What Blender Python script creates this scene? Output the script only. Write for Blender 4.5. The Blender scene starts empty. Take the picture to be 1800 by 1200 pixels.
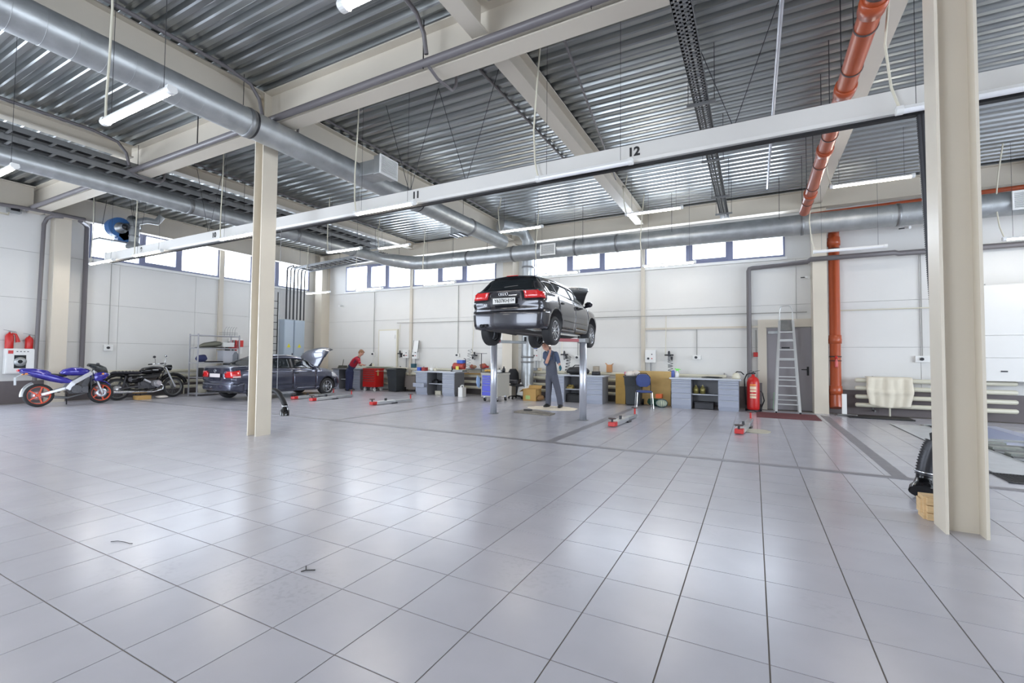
import bpy, math, random
import numpy as np
from mathutils import Vector, Matrix
random.seed(7)
PI = math.pi
# ------------------------------------------------------------------ camera
H, F, YAW, PITCH, ROLL = 1.40, 808.0, 27.75, 1.99, 0.52
_y, _p, _r = map(math.radians, (YAW, PITCH, ROLL))
FWD = Vector((-math.sin(_y)*math.cos(_p), math.cos(_y)*math.cos(_p), math.sin(_p)))
_r0 = Vector((math.cos(_y), math.sin(_y), 0)); _u0 = _r0.cross(FWD)
RGT = _r0*math.cos(_r) + _u0*math.sin(_r); UPV = RGT.cross(FWD)
cam = bpy.data.cameras.new('camera'); co = bpy.data.objects.new('camera', cam)
bpy.context.scene.collection.objects.link(co)
cam.sensor_width = 36; cam.lens = 36*F/1800; cam.clip_end = 200; cam.clip_start = .05
M3 = Matrix((RGT, UPV, -FWD)).transposed()
co.matrix_world = Matrix.Translation((0, 0, H)) @ M3.to_4x4()
bpy.context.scene.camera = co
# ------------------------------------------------------------------ world, exposure
sc = bpy.context.scene
w = bpy.data.worlds.new('world'); sc.world = w; w.use_nodes = True
nt = w.node_tree; nt.nodes.clear()
bg = nt.nodes.new('ShaderNodeBackground'); wo = nt.nodes.new('ShaderNodeOutputWorld')
bg.inputs[0].default_value = (.79, .88, 1, 1); bg.inputs[1].default_value = 5.0
nt.links.new(bg.outputs[0], wo.inputs[0])
sc.view_settings.view_transform = 'Standard'; sc.view_settings.look = 'None'
sc.view_settings.gamma = 1; sc.view_settings.exposure = 1.2; sc.view_settings.use_curve_mapping = False
sc.cycles.max_bounces = 8; sc.cycles.diffuse_bounces = 5; sc.cycles.glossy_bounces = 4
sc.cycles.transparent_max_bounces = 12; sc.cycles.sample_clamp_indirect = 6
sc.cycles.use_denoising = True
C = sc.collection
HALL_W, HALL_C = 300, (1, .975, .95)
def area(name, loc, rot, sx, sy, power, col=(1, 1, 1)):
    l = bpy.data.lights.new(name, 'AREA'); l.shape = 'RECTANGLE'; l.size = sx; l.size_y = sy
    l.energy = power; l.color = col
    o = bpy.data.objects.new(name, l); o.location = loc; o.rotation_euler = rot; C.objects.link(o); return o
XL_ = -18.27
# daylight openings: portals lead the sky's light in through the clerestory windows and unseen openings added in the front and right walls
def portal(name, loc, rot, sx, sy):
    o = area(name, loc, rot, sx, sy, 1); o.data.cycles.is_portal = True
portal('daylight_back', (-7.8, 15.02, 4.85), (math.radians(-90), 0, 0), 17.4, 1.3)
portal('daylight_left', (-18.27, 10.3, 4.9), (0, math.radians(-90), 0), 1.3, 8)
portal('daylight_added_gate', (-6.75, -7.0, 2.3), (math.radians(90), 0, 0), 5.1, 4.6)
portal('daylight_left_gates', (XL_, -1.75, 2.1), (0, math.radians(-90), 0), 4.2, 9.5)
portal('daylight_added_right', (12.0, 4, 2.6), (0, math.radians(90), 0), 3.2, 16)

# ------------------------------------------------------------------ helpers
def at(x, y, ax, v):
    d = FWD*F + RGT*(x-900) - UPV*(y-600); o = Vector((0, 0, H)); return o + d*((v-o[ax])/d[ax])
def fl(x, y): return at(x, y, 2, 0)
def wy(x, y, Y): return at(x, y, 1, Y)
def wx(x, y, X): return at(x, y, 0, X)
def wz(x, y, Z): return at(x, y, 2, Z)
def s2l(c): return tuple(((v/255)/12.92 if v/255 <= .04045 else ((v/255+.055)/1.055)**2.4) for v in c)
def mat(name, rgb, rough=.5, metal=0, noise=0, scale=6, bump=0, bscale=60, spec=.5, coat=0, stretch=None, island=0, world=0):
    m = bpy.data.materials.new(name); m.use_nodes = True; t = m.node_tree; b = t.nodes['Principled BSDF']
    c = s2l(rgb); b.inputs['Base Color'].default_value = (*c, 1); b.inputs['Roughness'].default_value = rough
    b.inputs['Metallic'].default_value = metal; b.inputs['Specular IOR Level'].default_value = spec
    b.inputs['Coat Weight'].default_value = coat; b.inputs['Coat Roughness'].default_value = .05
    tc = t.nodes.new('ShaderNodeTexCoord'); mp = t.nodes.new('ShaderNodeMapping')
    if world:
        wg = t.nodes.new('ShaderNodeNewGeometry'); t.links.new(wg.outputs['Position'], mp.inputs[0])
    else: t.links.new(tc.outputs['Object'], mp.inputs[0])
    if stretch: mp.inputs['Scale'].default_value = stretch
    last = None
    if noise:
        n = t.nodes.new('ShaderNodeTexNoise'); n.inputs['Scale'].default_value = scale; n.inputs['Detail'].default_value = 6
        t.links.new(mp.outputs[0], n.inputs['Vector'])
        r = t.nodes.new('ShaderNodeMapRange'); r.inputs[1].default_value = .3; r.inputs[2].default_value = .7
        r.inputs[3].default_value = 1-noise; r.inputs[4].default_value = 1+noise*.5
        t.links.new(n.outputs[0], r.inputs[0])
        mx = t.nodes.new('ShaderNodeVectorMath'); mx.operation = 'SCALE'; mx.inputs[0].default_value = c
        t.links.new(r.outputs[0], mx.inputs['Scale']); last = mx.outputs[0]
    if island:
        g = t.nodes.new('ShaderNodeNewGeometry'); r2 = t.nodes.new('ShaderNodeMapRange')
        oi = t.nodes.new('ShaderNodeObjectInfo'); ad = t.nodes.new('ShaderNodeMath'); ad.operation = 'ADD'
        fr = t.nodes.new('ShaderNodeMath'); fr.operation = 'FRACT'
        t.links.new(g.outputs['Random Per Island'], ad.inputs[0]); t.links.new(oi.outputs['Random'], ad.inputs[1])
        t.links.new(ad.outputs[0], fr.inputs[0])
        r2.inputs[3].default_value = 1-island; r2.inputs[4].default_value = 1+island
        t.links.new(fr.outputs[0], r2.inputs[0])
        mx2 = t.nodes.new('ShaderNodeVectorMath'); mx2.operation = 'SCALE'; mx2.inputs[0].default_value = c
        if last: t.links.new(last, mx2.inputs[0])
        t.links.new(r2.outputs[0], mx2.inputs['Scale']); last = mx2.outputs[0]
    if world:      # scattered scuffs and tyre dust, fixed to the floor
        n3 = t.nodes.new('ShaderNodeTexNoise'); n3.inputs['Scale'].default_value = .9; n3.inputs['Detail'].default_value = 3
        n4 = t.nodes.new('ShaderNodeTexNoise'); n4.inputs['Scale'].default_value = 26; n4.inputs['Detail'].default_value = 8
        for q in (n3, n4): t.links.new(mp.outputs[0], q.inputs['Vector'])
        r3 = t.nodes.new('ShaderNodeMapRange'); r3.inputs[1].default_value = .56; r3.inputs[2].default_value = .70; t.links.new(n3.outputs[0], r3.inputs[0])
        r4 = t.nodes.new('ShaderNodeMapRange'); r4.inputs[1].default_value = .50; r4.inputs[2].default_value = .62; t.links.new(n4.outputs[0], r4.inputs[0])
        ml = t.nodes.new('ShaderNodeMath'); ml.operation = 'MULTIPLY'; t.links.new(r3.outputs[0], ml.inputs[0]); t.links.new(r4.outputs[0], ml.inputs[1])
        r5 = t.nodes.new('ShaderNodeMapRange'); r5.inputs[3].default_value = 1; r5.inputs[4].default_value = .90; t.links.new(ml.outputs[0], r5.inputs[0])
        m5 = t.nodes.new('ShaderNodeVectorMath'); m5.operation = 'SCALE'; t.links.new(last, m5.inputs[0]); t.links.new(r5.outputs[0], m5.inputs['Scale']); last = m5.outputs[0]
    if last: t.links.new(last, b.inputs['Base Color'])
    if bump:
        n2 = t.nodes.new('ShaderNodeTexNoise'); n2.inputs['Scale'].default_value = bscale; n2.inputs['Detail'].default_value = 4
        t.links.new(mp.outputs[0], n2.inputs['Vector'])
        bp = t.nodes.new('ShaderNodeBump'); bp.inputs['Strength'].default_value = bump; bp.inputs['Distance'].default_value = .01
        t.links.new(n2.outputs[0], bp.inputs['Height']); t.links.new(bp.outputs[0], b.inputs['Normal'])
    return m
def emat(name, rgb, s):
    m = mat(name, rgb, .4); b = m.node_tree.nodes['Principled BSDF']
    b.inputs['Emission Color'].default_value = (*s2l(rgb), 1); b.inputs['Emission Strength'].default_value = s; return m
def glass(name, rgb, a=.35, rough=.03):
    m = mat(name, rgb, rough, spec=.6); m.node_tree.nodes['Principled BSDF'].inputs['Alpha'].default_value = a; return m

class MB:
    def __init__(s): s.v = []; s.f = []; s.s = []
    def add(s, vs, fs, sm=False):
        k = len(s.v); s.v += [tuple(v) for v in vs]; s.f += [tuple(i+k for i in f) for f in fs]; s.s += [sm]*len(fs); return s
    def box(s, x0, x1, y0, y1, z0, z1):
        return s.add([(x0,y0,z0),(x1,y0,z0),(x1,y1,z0),(x0,y1,z0),(x0,y0,z1),(x1,y0,z1),(x1,y1,z1),(x0,y1,z1)],
                     [(0,3,2,1),(4,5,6,7),(0,1,5,4),(1,2,6,5),(2,3,7,6),(3,0,4,7)])
    def cbox(s, c, d, rot=None):
        m = MB().box(-d[0]/2, d[0]/2, -d[1]/2, d[1]/2, -d[2]/2, d[2]/2); R = rot or Matrix.Identity(3)
        return s.add([Vector(c)+R@Vector(v) for v in m.v], m.f)
    def bar(s, p0, p1, w, h=None, up=(0,0,1)):
        h = h or w; p0, p1 = Vector(p0), Vector(p1); d = (p1-p0); L = d.length; d.normalize(); u = Vector(up)
        if abs(d.dot(u)) > .98: u = Vector((1,0,0))
        x = d.cross(u).normalized(); z = x.cross(d)
        return s.cbox((p0+p1)/2, (w, L, h), Matrix((x, d, z)).transposed())
    def ring(s, c, x, y, r, n, a0=0): return [c + x*(r*math.cos(2*PI*i/n+a0)) + y*(r*math.sin(2*PI*i/n+a0)) for i in range(n)]
    def cyl(s, p0, p1, r, r1=None, n=12, cap=True):
        return s.tube([p0, p1], r, n, r1=r1, cap=cap)
    def tube(s, pts, r, n=8, closed=False, r1=None, cap=True, sm=True):
        P = [Vector(p) for p in pts]; m = len(P); R = r if isinstance(r, (list, tuple)) else [r]*m
        if r1 is not None: R = [r+(r1-r)*i/(m-1) for i in range(m)]
        vs = []; x = None
        for i in range(m):
            if closed: d = (P[(i+1) % m]-P[i-1])
            else: d = P[min(i+1, m-1)]-P[max(i-1, 0)]
            d.normalize()
            if x is None:
                u = Vector((0,0,1)) if abs(d.z) < .9 else Vector((1,0,0)); x = d.cross(u).normalized()
            else: x = (x - d*x.dot(d)).normalized()
            vs += s.ring(P[i], x, d.cross(x), R[i], n)
        fs = []
        for i in range(m if closed else m-1):
            a, b = i*n, ((i+1) % m)*n
            for j in range(n): k = (j+1) % n; fs.append((a+j, a+k, b+k, b+j))
        k0 = len(s.v); s.add(vs, fs, sm)
        if cap and not closed:
            s.add(vs[:n], [tuple(range(n))[::-1]]); s.add(vs[-n:], [tuple(range(n))])
        return s
    def lathe(s, prof, o=(0,0,0), ax=(0,0,1), n=20, sm=True):
        o = Vector(o); d = Vector(ax).normalized(); u = Vector((0,0,1)) if abs(d.z) < .9 else Vector((1,0,0))
        x = d.cross(u).normalized(); y = d.cross(x); vs = []
        for r, z in prof: vs += s.ring(o+d*z, x, y, max(r, 1e-4), n)
        fs = []
        for i in range(len(prof)-1):
            for j in range(n): k = (j+1) % n; fs.append((i*n+j, i*n+k, i*n+n+k, i*n+n+j))
        return s.add(vs, fs, sm)
    def prism(s, poly, ax, a, b):
        def P(u, v, t): return {'x': (t,u,v), 'y': (u,t,v), 'z': (u,v,t)}[ax]
        n = len(poly); vs = [P(u, v, a) for u, v in poly]+[P(u, v, b) for u, v in poly]
        return s.add(vs, [tuple(range(n))[::-1], tuple(range(n, 2*n))]+[(i, (i+1) % n, n+(i+1) % n, n+i) for i in range(n)])
    def sph(s, c, r, n=12, m=8):
        r = (r, r, r) if not isinstance(r, (tuple, list)) else r; vs = []
        for i in range(m+1):
            t = PI*i/m
            for j in range(n): p = 2*PI*j/n; vs.append((c[0]+r[0]*math.sin(t)*math.cos(p), c[1]+r[1]*math.sin(t)*math.sin(p), c[2]+r[2]*math.cos(t)))
        return s.add(vs, [(i*n+j, i*n+n+j, i*n+n+(j+1) % n, i*n+(j+1) % n) for i in range(m) for j in range(n)], True)
    def loft(s, secs, n=14, ex=2.2, cap=True):
        # secs: (centre, half_a, half_b) rings perpendicular to the path; a sideways, b upwards
        P = [Vector(q[0]) for q in secs]; vs = []
        for i, (c, a, b) in enumerate(secs):
            d = (P[min(i+1, len(P)-1)]-P[max(i-1, 0)]).normalized(); u = Vector((0,0,1)) if abs(d.z) < .85 else Vector((0,1,0))
            x = d.cross(u).normalized(); y = x.cross(d)
            for j in range(n):
                t = 2*PI*j/n; cc, ss = math.cos(t), math.sin(t)
                vs.append(P[i]+x*(a*math.copysign(abs(cc)**(2/ex), cc))+y*(b*math.copysign(abs(ss)**(2/ex), ss)))
        fs = [(i*n+j, i*n+(j+1) % n, i*n+n+(j+1) % n, i*n+n+j) for i in range(len(secs)-1) for j in range(n)]
        s.add(vs, fs, True)
        if cap: s.add(vs[:n], [tuple(range(n))[::-1]]); s.add(vs[-n:], [tuple(range(n))])
        return s
    def mesh(s, name):
        me = bpy.data.meshes.new(name); me.from_pydata(s.v, [], s.f); me.polygons.foreach_set('use_smooth', s.s); me.update(); return me
    def build(s, name, m, parent=None, bev=0, label=None, loc=None):
        o = bpy.data.objects.new(name, s.mesh(name)); C.objects.link(o); o.data.materials.append(m)
        if parent: o.parent = parent
        if loc is not None: o.location = loc
        if bev:
            b = o.modifiers.new('bevel', 'BEVEL'); b.width = bev; b.segments = 2; b.limit_method = 'ANGLE'
        if label: o['label'] = label
        return o
def tag(o, label=None, cat=None, group=None, kind=None):
    if label: o['label'] = label
    if cat: o['category'] = cat
    if group: o['group'] = group
    if kind: o['kind'] = kind
    return o
def thing(name, label, cat, loc=(0,0,0), rz=0, group=None):
    o = bpy.data.objects.new(name, None); C.objects.link(o); o.location = loc; o.rotation_euler = (0, 0, rz)
    o.empty_display_size = .1; return tag(o, label, cat, group)
def struct(name, mb, m, parent=None, label=None, cat=None, bev=0):
    o = mb.build(name, m, parent, bev)
    if not parent: tag(o, label, cat, None, 'structure')
    return o
def sempty(name, label, cat=None, loc=(0,0,0)):
    o = thing(name, label, cat, loc); o['kind'] = 'structure'; return o
def inst(src, loc, parent=None, rot=None):
    c = src.copy(); C.objects.link(c); c.location = loc
    if parent: c.parent = parent
    if rot: c.rotation_euler = rot
    return c
def dup(root, loc, rz=0, label=None, group=None):
    def cp(o, par):
        c = o.copy(); C.objects.link(c)
        if par: c.parent = par
        for ch in [q for q in bpy.data.objects if q.parent == o]: cp(ch, c)
        return c
    r = cp(root, None); r.location = loc; r.rotation_euler = (0, 0, rz)
    if label: r['label'] = label
    if group: r['group'] = group
    return r
def text(name, s, size, m, parent, loc, rot, ext=.002, bold=.0, center=True, sx=1):
    cu = bpy.data.curves.new(name, 'FONT'); cu.body = s; cu.size = size; cu.extrude = ext; cu.offset = bold
    if center: cu.align_x = 'CENTER'; cu.align_y = 'CENTER'
    t = bpy.data.objects.new(name+'_tmp', cu); C.objects.link(t)
    dg = bpy.context.evaluated_depsgraph_get(); me = bpy.data.meshes.new_from_object(t.evaluated_get(dg))
    bpy.data.objects.remove(t); o = bpy.data.objects.new(name, me); C.objects.link(o)
    me.materials.clear(); me.materials.append(m); o.parent = parent; o.location = loc; o.rotation_euler = rot; o.scale = (sx, 1, 1); return o

# ------------------------------------------------------------------ materials
m_tile = mat('floor_tile', (187, 186, 194), .24, noise=.06, scale=2.2, spec=.55, island=.025, bump=.02, bscale=3, world=1)
m_grout = mat('grout', (124, 118, 112), .8)
m_strip = mat('dark_strip', (132, 130, 136), .45, noise=.1, scale=8)
m_wall = mat('wall_panel', (220, 219, 216), .38, noise=.02, scale=1.5, spec=.4)
m_seam = mat('seam', (158, 157, 152), .6)
m_base = mat('plinth', (110, 103, 104), .7, noise=.06)
m_beam = mat('beam_paint', (206, 198, 184), .45, noise=.025, scale=2)
m_col = mat('column_paint', (212, 203, 187), .4, noise=.02, scale=2)
m_deck = mat('galvanised_deck', (172, 175, 175), .28, .85, noise=.2, scale=1.2, stretch=(.25, 3, 1), island=.06)
m_galv = mat('galvanised_duct', (178, 181, 182), .42, .7, noise=.16, scale=5)
m_galvd = mat('galvanised_dull', (140, 141, 142), .45, .75, noise=.12, scale=9)
m_white = mat('white_paint', (232, 232, 230), .35)
m_cream = mat('cream_paint', (214, 209, 190), .4)
m_frame = mat('window_frame', (128, 132, 158), .4)
m_black = mat('black_rubber', (24, 24, 27), .55, bump=.05)
m_bgloss = mat('black_gloss', (16, 16, 18), .15)
m_dark = mat('dark_metal', (52, 52, 56), .4, .4)
m_gpipe = mat('grey_pipe', (108, 104, 106), .4)
m_pvc = mat('orange_pipe', (172, 80, 46), .28, noise=.05, scale=4)
m_clamp = mat('clamp', (74, 58, 56), .5)
m_red = mat('red_paint', (196, 36, 34), .3)
m_redd = mat('red_cabinet', (184, 32, 30), .3)
m_blue = mat('blue_drawer', (38, 50, 188), .35)
m_bench = mat('bench_blue_grey', (160, 165, 180), .4)
m_benchd = mat('bench_dark_grey', (118, 119, 124), .45)
m_top = mat('bench_top', (188, 192, 200), .35, .1, noise=.06)
m_chrome = mat('chrome', (220, 222, 226), .12, 1)
m_steel = mat('steel', (206, 209, 218), .3, .7)
m_rad = mat('radiator_paint', (206, 202, 184), .4)
m_lamp = emat('tube_light', (255, 248, 236), 22)
m_lampoff = mat('tube_off', (236, 236, 238), .3)
m_wood = mat('pine_wood', (216, 184, 138), .6, noise=.15, scale=9, stretch=(1, 1, 6))
m_card = mat('cardboard', (190, 152, 92), .8, noise=.06)
# ================================================================== the setting
XL, XR, YF, YB, ZD, ZB = -18.2, 12.0, -7.0, 14.95, 6.05, 5.40
TS, TX, TY = .451, .053, 2.472
PIT = (3.3, 4.5, 8.6, 13.2)
floor = MB()
floor.box(XL-.3, PIT[0], YF, YB+.3, -.2, -.0032); floor.box(PIT[1], XR, YF, YB+.3, -.2, -.0032)
floor.box(PIT[0], PIT[1], YF, PIT[2], -.2, -.0032); floor.box(PIT[0], PIT[1], PIT[3], YB+.3, -.2, -.0032)
floor.box(PIT[0], PIT[1], PIT[2], PIT[3], -.5, -.35)
floor = struct('floor', floor, m_grout, None, 'grey ceramic tiled workshop floor', 'floor')
g = .0038
tmb = MB(); tmb.add([(-TS/2+g,-TS/2+g,0),(TS/2-g,-TS/2+g,0),(TS/2-g,TS/2-g,0),(-TS/2+g,TS/2-g,0)], [(0,1,2,3)])
k = TS/2-g; tmb.add([(-k,-k,0),(k,-k,0),(k,k,0),(-k,k,0),(-k-.0004,-k-.0004,-.003),(k+.0004,-k-.0004,-.003),(k+.0004,k+.0004,-.003),(-k-.0004,k+.0004,-.003)],
                    [(0,4,5,1),(1,5,6,2),(2,6,7,3),(3,7,4,0)])
# dark inlaid strips between the lift bays: (x0, x1, y0, y1)
ya = fl(962, 777)[1]
STRIPS = [(XL+1, 2.55, ya-.07, ya+.07)]
for (a, b) in (((962, 777), (1110, 719)), ((1567, 836), (1455, 731)), ((560, 735), (850, 706))):
    p, q = fl(*a), fl(*b); xm = (p.x+q.x)/2; STRIPS.append((xm-.075, xm+.075, ya, max(p.y, q.y)))
STRIPS.append((2.55, XR-1, ya-.07, ya+.07))
def inside(x, y):
    return PIT[0] < x < PIT[1] and PIT[2] < y < PIT[3]
cand, rest = [], []
for i in range(-41, 27):
    for j in range(-21, 28):
        x, y = TX+TS*(i+.5), TY+TS*(j+.5)
        if not (XL < x-TS/2 and x+TS/2 < XR and y+TS/2 < YB-.02) or inside(x, y): continue
        d = Vector((x, y, -H)); z = d.dot(FWD); ok = z > .3
        if ok:
            u, v = d.dot(RGT)/z*F, -d.dot(UPV)/z*F; ok = abs(u) < 1010 and abs(v) < 720
        (cand if ok else rest).append((z, x, y))
cand.sort()
rest += cand[300:]
t0 = None
for z, x, y in cand[:300]:
    if t0 is None: t0 = tmb.build('tile', m_tile, floor); t0.location = (x, y, 0)
    else: inst(t0, (x, y, 0), floor)
r = MB()
for z, x, y in rest:
    r.add([(vx+x, vy+y, vz) for vx, vy, vz in tmb.v], tmb.f)
o = r.build('tiles', m_tile, floor); o['kind'] = 'stuff'
for n, (x0, x1, y0, y1) in enumerate(STRIPS):
    struct('trim_%d' % (n+1), MB().box(x0, x1, y0, y1, -.004, .0025+.0002*n), m_strip, None, 'dark flat strip inlaid in the tiled floor', 'floor strip')

# ---- walls
def holes_wall(name, L0, L1, z0, z1, holes, place, label):
    """horizontal sandwich panels with window holes; place(mb_box args) maps (a0,a1,z0,z1) to a box"""
    body = MB(); zs = [z0, 1.75, 2.95, 4.2, z1]
    e = sempty(name, label, 'wall')
    seam = sorted(set([L0, L1]+[h for hh in holes for h in hh[:2]]))
    hz0, hz1 = (holes[0][2], holes[0][3]) if holes else (4.3, 5.6)
    back = MB()
    back.box(*place(L0, L1, z0, hz0-.1, .03, .16)); back.box(*place(L0, L1, hz1, z1, .03, .16))
    cur = L0
    for a, b, c, d in sorted(holes):
        if a > cur: back.box(*place(cur, a, hz0-.1, hz1, .03, .16))
        back.box(*place(a, b, hz0-.1, hz0, .03, .16)); cur = b
    if cur < L1: back.box(*place(cur, L1, hz0-.1, hz1, .03, .16))
    back.build('wall_core', m_seam, e)
    step = [L0]+WSEAMS[name]+[L1]
    for a, b in zip(step[:-1], step[1:]):
        for c, d in ((z0, 1.75), (1.75, 2.95), (2.95, hz0-.1)):
            MB().box(*place(a+.004, b-.004, c+.004, d-.004, 0, .032)).build('wall_panel', m_wall, e)
    cur = L0
    for a, b, c, d in sorted(holes)+[(L1, L1, 0, 0)]:
        if a > cur+.02: MB().box(*place(cur, a, hz0-.096, z1, 0, .032)).build('wall_panel', m_wall, e)
        if b > a: MB().box(*place(a, b, hz1, z1, 0, .032)).build('wall_panel', m_wall, e)
        cur = b
    return e
WSEAMS = {'wall_back': [-14.7, -12.58, -9.6, -6.0, -3.1, 1.06, 3.7, 7.7], 'wall_left': [7.2, 9.5, 11.55], 'wall_front': [-6, 3], 'wall_right': [0, 7]}
BW = [(-16.45, -12.66, 4.32, 5.52), (-12.52, -8.57, 4.32, 5.52), (-7.0, -3.17, 4.32, 5.40), (-3.06, .80, 4.32, 5.40)]
BW = [(a, b, 4.32, 5.45) for a, b, c, d in BW]
LW = [(6.40, 10.30, 4.38, 5.50), (10.46, 14.35, 4.38, 5.50)]
holes_wall('wall_back', XL, XR, .62, 6.3, BW, lambda a, b, c, d, t0, t1: (a, b, YB+t0, YB+t1, c, d), 'white sandwich panel wall with clerestory windows')
holes_wall('wall_left', 3.0, YB, .62, 6.3, LW, lambda a, b, c, d, t0, t1: (XL-t1, XL-t0, a, b, c, d), 'white sandwich panel wall behind the motorcycles')
struct('baseboard_back', MB().box(XL, XR, YB-.02, YB+.2, -.01, .62), m_base, None, 'dark grey concrete plinth under the back wall', 'plinth')
struct('wall_gable', MB().box(XL-.15, XL, YF, 3.0, 4.2, 6.3).box(XL-.15, XL, YF, -6.5, 0, 4.2), m_wall, None, 'white wall over the open gate on the left, out of frame', 'wall')
struct('baseboard_left', MB().box(XL-.2, XL+.02, 3.0, YB, -.01, .62), m_base, None, 'dark grey concrete plinth under the left wall', 'plinth')
# wall behind the photographer and the right wall, unseen, with openings added to brighten the hall
mb = MB(); mb.box(XL, XR, YF-.15, YF, 4.6, 6.3); mb.box(XL, -9.3, YF-.15, YF, 0, 4.6); mb.box(-4.2, XR, YF-.15, YF, 0, 4.6)
struct('wall_front', mb, m_wall, None, 'white wall behind the photographer with an unseen gate opening added for daylight', 'wall')
mb = MB(); mb.box(XR, XR+.15, YF, YB, 4.2, 6.3); mb.box(XR, XR+.15, YF, YB, 0, 1.0); mb.box(XR, XR+.15, 12, YB, 1, 4.2); mb.box(XR, XR+.15, YF, -4, 1, 4.2)
struct('wall_right', mb, m_wall, None, 'white right wall with a long unseen opening added for daylight', 'wall')
wn = 0
def window(a, b, z0, z1, muls, place, sash):
    """muls: mullion spans; sash: which pane is an opening sash"""
    global wn; wn += 1
    e = sempty('window_%d' % wn, 'high strip window of three panes in grey frames', 'window')
    f = MB(); f.box(*place(a, b, z0-.02, z0+.045, -.02, .1)); f.box(*place(a, b, z1-.05, z1, -.02, .1))
    f.box(*place(a, a+.05, z0+.045, z1-.05, -.02, .1)); f.box(*place(b-.05, b, z0+.045, z1-.05, -.02, .1))
    for m0, m1 in muls: f.box(*place(m0, m1, z0+.045, z1-.05, -.02, .1))
    f.build('window_frame', m_frame, e)
    edges = [a+.05]+[q for m in muls for q in m]+[b-.05]
    for n in range(len(edges)//2):
        p, q = edges[2*n], edges[2*n+1]
        if n == sash:
            s = MB()
            for bx in ((p, q, z0+.045, z0+.12), (p, q, z1-.12, z1-.05), (p, p+.06, z0+.12, z1-.12), (q-.06, q, z0+.12, z1-.12)): s.box(*place(*bx, -.035, .05))
            s.build('sash', m_frame, e)
        MB().box(*place(p+.01, q-.01, z0+.05, z1-.06, .055, .065)).build('pane', m_pane, e)
    s = MB().box(*place(a-.05, b+.05, z0-.10, z0-.02, -.06, .06)); s.build('window_sill', m_white, e)
m_pane = glass('window_glass', (235, 245, 255), .07)
PB = lambda a, b, c, d, t0, t1: (a, b, YB+t0, YB+t1, c, d)
PL = lambda a, b, c, d, t0, t1: (XL-t1, XL-t0, a, b, c, d)
window(*BW[0], [(-15.16, -14.95), (-14.0, -13.86)], PB, 1)
window(*BW[1], [(-11.27, -11.08), (-10.03, -9.87)], PB, 1)
window(*BW[2], [(-5.73, -5.56), (-4.5, -4.38)], PB, 1)
window(*BW[3], [(-1.83, -1.69), (-.66, -.52)], PB, 1)
window(*LW[0], [(7.7, 7.82), (8.86, 9.0)], PL, 1)
window(*LW[1], [(11.54, 11.68), (12.68, 12.82)], PL, 1)
# ---- columns
def hcol(name, x, y, z1, mt, s=.27, label='', sy=.28):
    f = .022; mb = MB(); h = s/2; k = sy/2
    mb.box(x-h, x-h+f, y-k, y+k, 0, z1); mb.box(x+h-f, x+h, y-k, y+k, 0, z1); mb.box(x-h+f, x+h-f, y-.010, y+.010, 0, z1)
    o = struct(name, mb, mt, None, label, 'column'); return o
hcol('steel_column', -7.71, 5.13, ZD, m_col, .24, 'cream steel column standing free between the sedan and the raised hatchback')
hcol('steel_column', 1.50, 5.13, ZD, m_col, .265, 'large cream steel column nearest the camera on the right')
hcol('steel_column', 10.7, 5.13, ZD, m_col, .30, 'cream steel column out of frame on the right')
mb = MB(); mb.box(-18.2, -17.85, 5.5, 5.86, 0, 5.45)
struct('wall_column', mb, m_col, None, 'boxed white column on the left wall beside the fire hose cabinet', 'column')
mb = MB(); mb.box(1.40, 1.72, 14.45, YB, 0, 5.42); struct('wall_column', mb, m_col, None, 'cream boxed column right of the grey door', 'column')
mb = MB(); mb.box(-17.95, -17.5, 14.5, YB, 0, 5.5); struct('wall_column', mb, m_col, None, 'cream boxed column in the far left corner', 'column')
mb = MB(); mb.box(-8.0, -7.6, 14.45, YB, 0, 5.5); struct('wall_column', mb, m_col, None, 'cream boxed column behind the blue tool trolley', 'column')
for x, lb in ((-12.59, 'thin cream post between the two left back windows'), (-3.12, 'thin cream post between the two right back windows')):
    struct('wall_post', MB().box(x-.06, x+.06, YB-.07, YB, 0, 5.42), m_beam, None, lb, 'post')
struct('wall_post', MB().box(XL, XL+.08, 10.3, 10.46, 0, 5.5), m_beam, None, 'thin white post between the two left wall windows', 'post')
# ---- beams (H sections); axis 'x' or 'y'
def beam(axis, p, a, b, z0=ZB, d=.62, s=.26, label='', cat='beam'):
    f = .02; mb = MB(); h = s/2; z1 = z0+d
    for (c0, c1, e0, e1) in ((-h, h, z0, z0+f), (-h, h, z1-f, z1), (-.008, .008, z0+f, z1-f)):
        if axis == 'y': mb.box(p+c0, p+c1, a, b, e0, e1)
        else: mb.box(a, b, p+c0, p+c1, e0, e1)
    return struct('steel_beam', mb, m_beam, None, label, cat)
beam('x', 5.13, XL, XR, ZB-.02, .66, .28, 'main cream steel beam crossing over both free columns')
beam('x', 14.7, XL, XR, 5.5, .5, .26, 'cream steel beam along the top of the back wall')
beam('x', -4.5, XL, XR, ZB-.02, .66, .28, 'main cream steel beam behind the photographer')
for x, lb in ((-17.75, 'cream beam above the left wall windows'), (-12.3, 'cream beam above the cable ladders'), (-7.71, 'cream beam over the left free column and the big duct'),
              (-3.14, 'cream beam passing over the raised hatchback'), (1.51, 'cream beam beside the orange drain pipe'), (6.1, 'cream beam right of the near column'), (10.7, 'cream beam far right')):
    for a, b, w_ in ((-7, -4.64, ' behind'), (-4.36, 4.99, ' in the near bay'), (5.27, 14.57, ' in the far bay')):
        beam('y', x, a, b, *((5.36, .66) if x < -17 else (5.77, .26) if x < -12 else (5.6, .43)), .24, lb+w_)
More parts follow.
